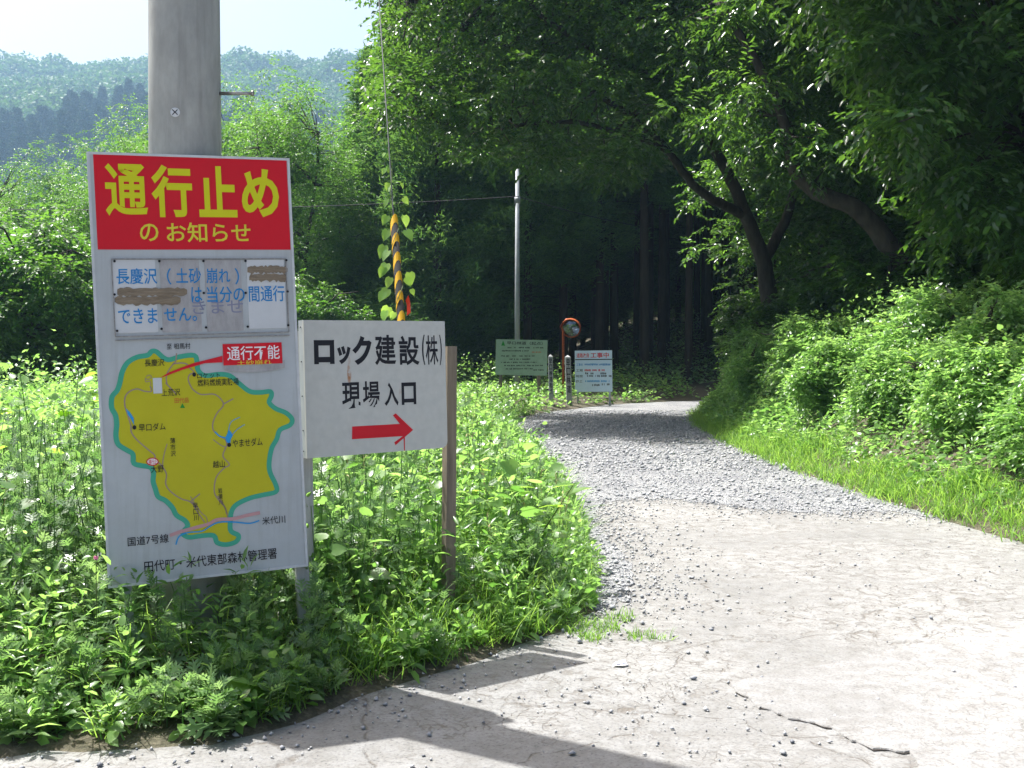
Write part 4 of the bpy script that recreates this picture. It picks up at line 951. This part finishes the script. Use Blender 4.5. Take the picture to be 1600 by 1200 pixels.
for body, tl, br, mt, vert in (('至 相馬村', Z2((450, 78)), Z2((605, 112)), 'black', 0), ('長慶沢', Z2((308, 180)), Z2((438, 222)), 'black', 0), ('ロケット', Z2((648, 270)), Z2((798, 300)), 'black', 0), ('燃料燃焼実験場', Z2((650, 310)), Z2((920, 346)), 'black', 0),
    ('上荒沢', Z2((418, 372)), Z2((542, 414)), 'black', 0), ('田代岳', Z2((503, 430)), Z2((598, 460)), 'darkred', 0), ('早口ダム', Z2((272, 598)), Z2((448, 638)), 'black', 0), ('やませダム', Z2((882, 700)), Z2((1080, 742)), 'black', 0),
    ('薄市沢', Z2((475, 690)), Z2((516, 815)), 'black', 1), ('大野', Z2((352, 872)), Z2((438, 914)), 'black', 0), ('越山', Z2((755, 842)), Z2((836, 884)), 'black', 0), ('岩瀬川', Z3((850, 75)), Z3((888, 200)), 'black', 1), ('早口川', Z3((676, 180)), Z3((718, 310)), 'black', 1),
    ('国道7号線', Z3((216, 424)), Z3((508, 462)), 'black', 0), ('米代川', Z3((1164, 284)), Z3((1330, 326)), 'black', 0)):
    A.text(body, tl, br, M[mt], .0039, .004, vertical=bool(vert))
A.text('田代町・米代東部森林管理署', (225, 874), (437, 871), M['black'], .003, .006)
# posts behind the board
def post(name, top, bot, w_, d_, mat, parent, ux, uy, **k):
    top = Vector(top); bot = Vector(bot); mb = MB()
    mb.box(bot - parent.location, ux, uy, (top - bot).normalized(), (-w_ / 2, -d_ / 2, 0), (w_ / 2, d_ / 2, (top - bot).length)); return mb.build(name, mat, parent, **k)
hu = Vector((A.u.x, A.u.y, 0)).normalized(); hn = Vector((A.n.x, A.n.y, 0)).normalized()
for u_, mt, w_, k in ((.065, 'galv', .035, -.055), (A.w - .035, 'palewood', .06, -.07)):
    tp = A.pt(u_, .12, k); bt = A.pt(u_ + .01, A.h, k); bt = bt + (bt - tp).normalized() * .75; bt.z = -.05
    post('post', tp, bt, w_, .05, M[mt], r, hu, hn)

# ---- direction sign
B = Board((474, 500), (696, 499), (701, 699), (483, 713), 5.12, 5.62)
r = B.root('direction_sign', label='white plywood site entrance sign with thick red arrow on two wooden posts', cat='sign')
# face with one rounded corner
mb = MB(); cr_ = .035; ring = [(0, 0), (B.w, 0)] + [(B.w - cr_ + cr_ * math.cos(t), B.h - cr_ + cr_ * math.sin(t)) for t in (0, .4, .8, 1.2, 1.57)] + [(0, B.h)]
mb.poly([B.loc(u_, v_, 0) for u_, v_ in ring]); mb.poly([B.loc(u_, v_, -.012) for u_, v_ in ring][::-1])
for i in range(len(ring)):
    p, q = ring[i], ring[(i + 1) % len(ring)]; mb.poly([B.loc(*p, 0), B.loc(*p, -.012), B.loc(*q, -.012), B.loc(*q, 0)])
mb.build('panel', M['ply'], r)
B.slab('side_batten', (.0, .0), (.03, B.h - .002), -.055, -.0125, M['white_enamel'])
B.slab('top_batten', (.031, .003), (B.w - .05, .03), -.04, -.0125, M['palewood'])
for t in (.05, .3, .55, .8, .95):
    mb = MB(); c = B.loc(-.0005, B.h * t, -.03); mb.tube([c, c - B.u * .003], [.004, .003], 6); mb.build('nail', M['black'], r)
for body, tl, br, bo in (('ロ', (490, 531), (523, 568), .05), ('ッ', (526, 540), (548, 568), .05), ('ク', (549, 524), (581, 569), .045), ('建', (584, 522), (619, 569), .022), ('設', (622, 523), (656, 569), .022), ('(', (659, 521), (665, 569), .02), ('株', (665, 522), (686, 568), .010), (')', (687, 521), (692, 569), .02), ('現', (534, 597), (564, 637), .022), ('場', (566, 595), (594, 635), .018), ('入', (600, 597), (623, 633), .03), ('口', (627, 597), (651, 631), .035)):
    B.text(body, tl, br, M['black'], .0012, bo)
B.polypx('arrow', [(551, 665), (625, 661.5), (614, 648), (618.5, 645), (646, 671), (618.5, 694.5), (616.5, 690), (630, 680.5), (551, 684.5)], .0014, M['red'])
B.polypx('paint_run', [(631, 681), (633, 679), (633.3, 703), (632, 703)], .0012, M['red'])
hu = Vector((B.u.x, B.u.y, 0)).normalized(); hn = Vector((B.n.x, B.n.y, 0)).normalized()
tp = B.pt(.045, .05, -.085); bt = tp.copy(); bt.z = -.05; bt.x += .02; post('post', tp, bt, .05, .04, M['palewood'], r, hu, hn)
tp = P(703, 541, 5.70); bt = P(701, 870, 5.70); bt = bt + (bt - tp).normalized() * .45; post('post', tp, bt, .062, .045, M['wood'], r, hu, hn)

# ---- concrete pole
base = Vector((POLE[0], POLE[1], 0)); t = empty('utility_pole', base, label='thick concrete pole behind the red notice board', cat='utility pole')
mb = MB(); prof = [(0, -.3), (0, 9.0)]
mb.tube([(0, 0, -.3), (0, 0, 3), (0, 0, 9.5)], [.180, .163, .135], 40, True); mb.build('shaft', M['concrete'], t)
q = P(350, 151, 5.08) - base
def bolt(pz, side, L=.155):
    mb = MB(); a = Vector((math.cos(side) * .16, math.sin(side) * .16, pz)); b = a + Vector((math.cos(side), math.sin(side), 0)) * (L)
    mb.tube([a, b], [.0085, .0085], 8); mb.tube([b, b + (b - a).normalized() * .01], [.0135, .0135], 8); mb.build('step_bolt', M['steel'], t)
bolt(q.z, 0.0); bolt(q.z + .9, math.pi)
c = P(278, 179, 4.9) - base; dirv = Vector((c.x, c.y, 0)).normalized(); rr_ = .163
mb = MB(); mb.tube([Vector((0, 0, c.z)) + dirv * (rr_ - .004), Vector((0, 0, c.z)) + dirv * (rr_ + .005)], [.0225, .021], 20); disc = mb.build('number_disc', M['plate'], t)
sd = dirv.cross(Vector((0, 0, 1)))
for s_ in (1, -1):
    mb = MB(); cc = Vector((0, 0, c.z)) + dirv * (rr_ + .0055); a = cc + (sd + Vector((0, 0, s_))) * .012; b = cc - (sd + Vector((0, 0, s_))) * .012
    mb.tube([a, b], .0022, 5); mb.build('cross_mark', M['black'], disc)
# ---- guy wire with tiger guard and vine
g0, g1, g2 = P(628, 520, 9.6), P(616, 352, 10.1), P(588, -60, 11.4)
dg = (g1 - g0).normalized(); anchor = g0 - dg * (g0.z / dg.z) 
t = empty('guy_wire', anchor, label='slanting guy wire in a yellow and black striped guard behind the direction sign', cat='guy wire')
mb = MB(); mb.tube([Vector((0, 0, 0)), g1 - anchor, g2 - anchor], .006, 6); mb.build('wire', M['strand'], t)
L = (g1 - anchor).length; mb = MB(); mb.tube([Vector((0, 0, 0)) + dg * .3, dg * L], .036, 14); guard = mb.build('guard_tube', M['rubber_black'], t)
ax = dg.cross(Vector((0, 1, 0))).normalized(); ay = dg.cross(ax)
pitch = .21; kk = 0; z = .5
while z < L - .05:                              # amber bands slanting round the tube
    mb = MB(); NB = 12
    lo = []; hi = []
    for i in range(NB + 1):
        a = 2 * math.pi * i / NB; off = .085 * math.cos(a - 2.2); rr_ = .0375
        e = (ax * math.cos(a) + ay * math.sin(a)) * rr_; lo.append(dg * (z + off) + e); hi.append(dg * (z + .095 + off) + e)
    for i in range(NB): mb.poly([lo[i], lo[i + 1], hi[i + 1], hi[i]], True)
    mb.build('amber_band', M['amber'], t); z += pitch
mb = MB(); q = P(636, 478, 9.65) - anchor; w0 = Vector((.02, -.03, 0)); mb.poly([q, q + Vector((.03, -.01, .03)), q + Vector((.035, -.02, -.06)), q + Vector((.0, -.015, -.09))]); mb.poly([q + Vector((0, 0, .0)), q + Vector((-.012, -.01, .05)), q + Vector((.015, -.02, .1)), q + Vector((.03, -.01, .03))]); mb.build('red_ribbon', M['redtape'], t)
vine = empty('climbing_vine', anchor, label='vine with heart shaped yellow green leaves twining up the guy wire', cat='vine')
mb = MB(); pts = []
for i in range(90):
    s_ = .25 + i * .042; a = i * .42; p = dg * s_ if s_ < L else (g1 - anchor) + (g2 - g1).normalized() * (s_ - L)
    pts.append(p + (ax * math.cos(a) + ay * math.sin(a)) * (.045 if s_ < L else .014))
mb.tube(pts, .0035, 5, False); mb.build('stem', M['stem'], vine)
def leaf_obj(parent, p, d, L_, W_, kind='heart', mat='big', rv=.6, up=(0, 0, 1), tilt=.15):
    f = Fol(); f.add(kind, np.array([(0., 0, 0)]), np.array([tuple(d)]), L_, W_, np.array([rv]), tilt, up)
    me = f.mesh('leaf', M[mat]); me.polygons.foreach_set('use_smooth', np.ones(len(me.polygons), bool)); o = link('leaf', me, parent); o.location = p; return o
vl = [(607, 245, .06), (613, 245, .055), (608, 270, .075), (616, 268, .07), (612, 292, .08), (618, 296, .085), (624, 292, .07), (611, 318, .10), (620, 322, .07), (628, 315, .09), (611, 343, .12), (629, 343, .13), (612, 366, .13), (632, 366, .14),
      (607, 390, .15), (613, 398, .13), (610, 418, .14), (606, 424, .12), (616, 440, .12), (637, 432, .13), (632, 440, .10), (612, 458, .14), (606, 462, .12), (640, 458, .07), (613, 486, .14), (608, 492, .12), (622, 494, .09), (603, 228, .05), (610, 226, .05), (600, 205, .05)]
for i, (px, py, L_) in enumerate(vl):
    p = P(px + (-6 if px < 600 + (py - 220) * .085 + 12 else 3), py - 6, 9.5 + (500 - py) * .0045) - anchor; sgn = -1 if px < 600 + (py - 220) * .085 + 12 else 1
    leaf_obj(vine, p, (sgn * random.uniform(.1, .5), random.uniform(-.4, .0), -random.uniform(.6, 1)), L_ * .9, L_ * .72, rv=random.uniform(.5, 1), up=(sgn * .3, -1, .35), tilt=.35)

# ---- far utility pole and cable
pb = on_ground(.18, 36); t = empty('utility_pole', pb, label='slim grey pole standing behind the pale green sign', cat='utility pole')
mb = MB(); topz = P(812, 292, 36).z; mb.tube([(0, 0, -.3), (.0, 0, topz - pb.z + .6)], [.10, .062], 14); mb.build('shaft', M['galv'], t)
mb = MB(); mb.tube([(-.1, 0, topz - .45 - pb.z), (.1, 0, topz - .45 - pb.z)], .13, 12); mb.build('cable_clamp', M['galv'], t)
mb = MB(); z1 = P(812, 308, 36).z
ends = [Vector((-20, 34, P(-115, 323, 34).z)), Vector((.18, 35.85, z1)), Vector((6, 43, z1 - .25))]
for a, b, sag in ((ends[0], ends[1], .25), (ends[1], ends[2], .1)):
    mb.tube([a.lerp(b, i / 16) - Vector((0, 0, sag * 4 * (i / 16) * (1 - i / 16))) for i in range(17)], .014, 5, False)
mb.build('overhead_cable', M['wire'], label='thin dark cable running left from the slim grey pole', cat='cable') if False else tag(link('overhead_cable', mb.mesh('overhead_cable', M['wire'])), 'thin dark cable running left from the slim grey pole', 'cable')

# ---- far signs
def scribble(bd, x0, y0, x1, y1, mat, seed, k=.004):
    """print too small to read in the photograph: broken dark dashes"""
    rr = random.Random(seed); mb = MB(); x = x0
    while x < x1:
        w_ = rr.uniform(.8, 1.9)
        if rr.random() < .8:
            a = bd.hom((x, y0 + rr.uniform(0, .5))); b = bd.hom((min(x + w_ * .75, x1), y1 - rr.uniform(0, .6))); mb.poly([bd.loc(a[0], a[1], k), bd.loc(a[0], b[1], k), bd.loc(b[0], b[1], k), bd.loc(b[0], a[1], k)])
        x += w_ + .15
    return mb.build('small_print', mat, bd.r)
G = Board((775, 530), (856, 531), (854, 587), (774, 585), 31.5, 31.5)
r = G.root('information_sign', label='pale green weathered forest road sign on a brown post', cat='sign')
G.slab('panel', (0, 0), (G.w, G.h), -.03, 0, M['greensign'])
G.text('早口林道（起点）', (792, 533), (848, 539), M['black'], .005, .01)
mb = MB(); mb.poly([G.loc(*G.hom(p), .004) for p in ((783, 540), (786, 532), (789, 540))]); mb.build('emblem', M['green'], G.r)
for i, (x0, x1, y) in enumerate(((793, 849, 542), (783, 826, 547), (829, 846, 549), (783, 835, 555), (796, 830, 560), (783, 838, 565), (786, 848, 570), (790, 832, 575), (832, 850, 577))): scribble(G, x0, y, x1, y + 2.2, M['black'] if i != 2 else M['darkred'], i)
for x in (782, 842):
    tp = P(x, 532, 31.6); bt = P(x, 610, 31.6); bt.z = .0; post('post', tp, bt, .1, .1, M['wood'], r, Vector((1, 0, 0)), Vector((0, 1, 0)))
Cs = Board((898, 548), (957, 547), (957.5, 612), (900, 612), 33, 32.8)
r = Cs.root('construction_sign', label='pale blue construction notice with red heading at the bend', cat='sign')
Cs.slab('panel', (0, 0), (Cs.w, Cs.h), -.03, 0, M['bluewhite'])
Cs.text('道路改良', (901, 552), (921, 559), M['red'], .004, .012); Cs.text('工事中', (923, 551), (952, 559), M['red'], .004, .014)
mb = MB(); a = Cs.hom((899, 561.5)); b = Cs.hom((957, 562.2)); mb.poly([Cs.loc(a[0], a[1], .003), Cs.loc(a[0], b[1], .003), Cs.loc(b[0], b[1], .003), Cs.loc(b[0], a[1], .003)]); mb.build('divider_line', M['black'], r)
for i, (bd, x, x1, y) in enumerate((('工事名', 901, 911, 568), ('工期', 901, 911, 577), ('時間', 901, 911, 586), ('施工', 901, 911, 594))): Cs.text(bd, (x, y), (x1, y + 4), M['blue'] if i == 0 else M['black'], .004, .006)
for i, (x0, x1, y, mt) in enumerate(((914, 955, 568, 'blue'), (914, 946, 577, 'red'), (915, 928, 582, 'black'), (937, 948, 582, 'black'), (915, 956, 586, 'black'), (914, 938, 594, 'mapblue'), (940, 953, 594, 'mapblue'), (926, 938, 600, 'black'), (941, 953, 599, 'black'))): scribble(Cs, x0, y, x1, y + 3.4, M[mt], 20 + i)
for x in (903, 953):
    tp = P(x, 549, 33.1); bt = tp.copy(); bt.z = 0; post('post', tp, bt, .06, .06, M['galv'], r, Vector((1, 0, 0)), Vector((0, 1, 0)))
for (px, top_, d, w_, cat_lb, txt) in ((860, 555, 31, .13, 'white marker post with black writing beside the pale green sign', '早口林道起点'), (887, 556, 32, .17, 'leaning white marker post with black writing left of the construction notice', '早口林道')):
    tp = P(px, top_, d); gz = on_ground(tp.x, d); lean = .06 if px > 870 else .03; bt = Vector((tp.x + lean, d, gz.z - .1)); t = empty('marker_post', gz, label=cat_lb, cat='marker post')
    zz = (tp - bt).normalized(); mb = MB(); mb.box(bt - gz, (1, 0, 0), (0, 1, 0), zz, (-w_ / 2, -w_ / 2, 0), (w_ / 2, w_ / 2, (tp - bt).length - .04)); top0 = tp - gz
    ring = [bt - gz + zz * ((tp - bt).length - .04) + Vector((sx * w_ / 2, sy * w_ / 2, 0)) for sx, sy in ((-1, -1), (1, -1), (1, 1), (-1, 1))]; apex = tp - gz + Vector((0, 0, .03))
    for i in range(4): mb.poly([ring[i], ring[(i + 1) % 4], apex])
    mb.build('post_body', M['palewood'], t)
    bd = Board.__new__(Board); bd.o = tp; bd.u = Vector((1, 0, 0)); bd.v = -zz; bd.n = Vector((0, -1, 0)); bd.r = t
    bd.o = tp; 
    o = bd.text(txt, (-w_ * .33, .1), (w_ * .33, 1.15), M['black'], w_ / 2 + .004, .015, vertical=True, px=False); o.location = tp - gz
# ---- convex mirror
mp_ = P(880, 590, 34); gz = on_ground(mp_.x, 34); t = empty('traffic_mirror', gz, label='orange convex traffic mirror under a curved orange hood', cat='mirror')
zt_ = P(880, 500, 34).z - gz.z; mb = MB(); mb.tube([(0, 0, -.3), (0, 0, zt_ - .25), (.02, 0, zt_ - .08), (.1, 0, zt_ + .02), (.22, 0, zt_)], .038, 10); mb.build('pole', M['orange'], t)
mc_ = Vector((P(892, 513, 34).x - gz.x, -.08, P(892, 513, 34).z - gz.z)); RM = .3
fwd = Vector((-.25, -1, -.3)).normalized(); sx_ = fwd.cross(Vector((0, 0, 1))).normalized(); sz_ = sx_.cross(fwd)
mb = MB(); rings = []
for i in range(6):
    ph = i / 5; rr_ = RM * .92 * ph; rings.append([mc_ + fwd * (.07 * (1 - ph ** 2) + .01) + (sx_ * math.cos(a * .3927) + sz_ * math.sin(a * .3927)) * rr_ for a in range(16)])
for i in range(5):
    for a in range(16):
        if i == 0: mb.poly([rings[0][0], rings[1][a], rings[1][(a + 1) % 16]], True)
        else: mb.poly([rings[i][a], rings[i + 1][a], rings[i + 1][(a + 1) % 16], rings[i][(a + 1) % 16]], True)
mb.build('mirror_face', M['mirror'], t)
mb = MB(); mb.tube([mc_ + (sx_ * math.cos(a * .314) + sz_ * math.sin(a * .314)) * RM for a in range(21)], .022, 6, False); mb.tube([mc_ - fwd * .05, mc_ - fwd * .01], [RM * .5, RM * .95], 16); mb.build('mirror_back', M['orange'], t)
mb = MB()
for a in range(12):
    a0 = .15 + a * .235; a1 = a0 + .235; e0 = (sx_ * math.cos(a0) + sz_ * math.sin(a0)) * (RM + .03); e1 = (sx_ * math.cos(a1) + sz_ * math.sin(a1)) * (RM + .03)
    mb.poly([mc_ + e0 - fwd * .03, mc_ + e1 - fwd * .03, mc_ + e1 * 1.03 + fwd * .16, mc_ + e0 * 1.03 + fwd * .16])
me = mb.mesh('hood', M['orange']); link('hood', me, t)

# ------------------------------------------------------------------ plants that stand out
def big_plant(name, loc, label, cat, leaves, stems):
    t = empty(name, loc, label=label, cat=cat); mb = MB()
    for pts, r_ in stems: mb.tube([Vector(p) for p in pts], [r_, r_ * .8, r_ * .4][:len(pts)] if len(pts) == 3 else r_, 6, False)
    if stems: mb.build('stem', M['stem'], t)
    for p, d, L_, W_, k in leaves: leaf_obj(t, Vector(p), d, L_, W_, k, 'big', random.uniform(.2, .8))
    return t
# knotweed leaning out over the shoulder
kb = on_ground(.1, 6.9); st = [((0, 0, 0), (.02, -.05, .32), (-.15, -.1, .68)), ((.02, 0, 0), (.1, -.05, .3), (.3, -.1, .62)), ((-.03, .05, 0), (-.1, .1, .3), (-.33, .1, .55))]
lv = []
for s_ in st:
    a, b, c = map(Vector, s_)
    for i in range(7):
        t_ = .3 + i * .115; p = a.lerp(b, t_ * 2) if t_ < .5 else b.lerp(c, (t_ - .5) * 2); sg = 1 if i % 2 else -1
        lv.append((p, (sg * random.uniform(.5, 1), random.uniform(-.7, .3), random.uniform(-.1, .35)), random.uniform(.13, .21), random.uniform(.09, .14), 'heart'))
big_plant('knotweed', kb, 'tall plant with big bright leaves leaning over the gravel shoulder', 'plant', lv, [(s_, .007) for s_ in st])
def butterbur(px, py, label, n=7, s=1.0, name='butterbur', hgt=.12):
    q = P(px, py, 1); k = 1.5 / (1.5 - q.z); g = on_ground(q.x * k, k); lv = []; stt = []
    for i in range(n):
        a = i * 2.4 + random.uniform(-.3, .3); rr = random.uniform(.03, .13) * s; h = random.uniform(.5, 1.2) * hgt
        p = Vector((math.cos(a) * rr, math.sin(a) * rr, h)); lv.append((p, (math.cos(a), math.sin(a) - .3, -.15), .14 * s * random.uniform(.8, 1.3), .14 * s * random.uniform(.8, 1.2), 'heart')); stt.append(((Vector((0, 0, 0)), p * .6 + Vector((0, 0, .02)), p), .004))
    return big_plant(name, g, label, 'plant', lv, stt)
butterbur(345, 1130, 'big round dark leaves at the foot of the shaded weeds', 9, 1.0)
butterbur(420, 1110, 'round leaves lying on the verge right of the biggest cluster', 6, .8)
butterbur(645, 800, 'large pale leaves behind the direction sign, in the sun', 8, 1.1, hgt=.6)
butterbur(540, 830, 'large pale leaves just under the direction sign', 7, 1.0, hgt=.7)
butterbur(770, 850, 'large pale leaves right of the brown sign post', 8, 1.0, hgt=.6)
butterbur(60, 900, 'broad kudzu like leaves at the left edge, nearest cluster', 8, 1.3, 'kudzu_plant', hgt=.75)
butterbur(110, 800, 'broad striped shade leaves just left of the notice board', 9, 1.5, 'kudzu_plant', hgt=.8)
butterbur(30, 780, 'broad leaves at the left edge behind the nearest cluster', 9, 1.6, 'kudzu_plant', hgt=.9)
# vine column in front of the low leafy tree
kp = on_ground(-4.85, 11.6); lv = [((random.uniform(-.12, .12) + .02 * i, random.uniform(-.1, .1), .25 + i * .07), (random.choice((-1, 1)) * random.uniform(.3, 1), random.uniform(-.8, .2), random.uniform(-.3, .4)), random.uniform(.12, .19), random.uniform(.1, .16), 'heart') for i in range(16)]
big_plant('kudzu_vine', kp, 'upright yellow green vine shoot rising left of the notice board', 'vine', lv, [(((0, 0, 0), (.05, 0, .8), (.1, 0, 1.4)), .008)])
# clover flower and litter
q = P(150, 872, 4.5); g = on_ground(q.x, 4.5); t = empty('clover_flower', g, label='small pink clover flower left of the notice board', cat='flower')
mb = MB(); mb.tube([(0, 0, 0), q - g], .002, 5, False); mb.build('stem', M['stem'], t)
mb = MB(); hd = q - g
for k_ in range(26):
    v = Vector((random.gauss(0, 1), random.gauss(0, 1), random.gauss(0, 1))).normalized(); mb.tube([hd, hd + v * .012], [.003, .001], 4, True)
mb.build('petals', M['pink'], t)
q = P(968, 1043, 1); k_ = 1.5 / (1.5 - q.z); mb = MB(); c = [(-.035, -.01, .004), (.01, -.02, .012), (.04, 0, .006), (.03, .02, .02), (-.02, .018, .008)]
mb.poly(c); mb.poly([(x * .9, y * .9 + .004, z + .007) for x, y, z in c]); mb.build('paper_scrap', M['paper'], loc=(q.x * k_, k_, .006), label='crumpled white paper scrap on the asphalt near the verge', cat='litter')
for px, py, s_, lb in ((905, 1006, .021, 'dark stone lying on the dirt beside the small grass tufts'), (850, 1105, .013, 'dark stone alone on the asphalt below the shadow tip')):
    q = P(px, py, 1); k_ = 1.5 / (1.5 - q.z); me = stones_mesh(np.array([(0., 0, 0)]), np.array([s_ * 1.3]), 'stone'); link('stone', me, loc=(q.x * k_, k_, .014), label=lb, cat='stone')
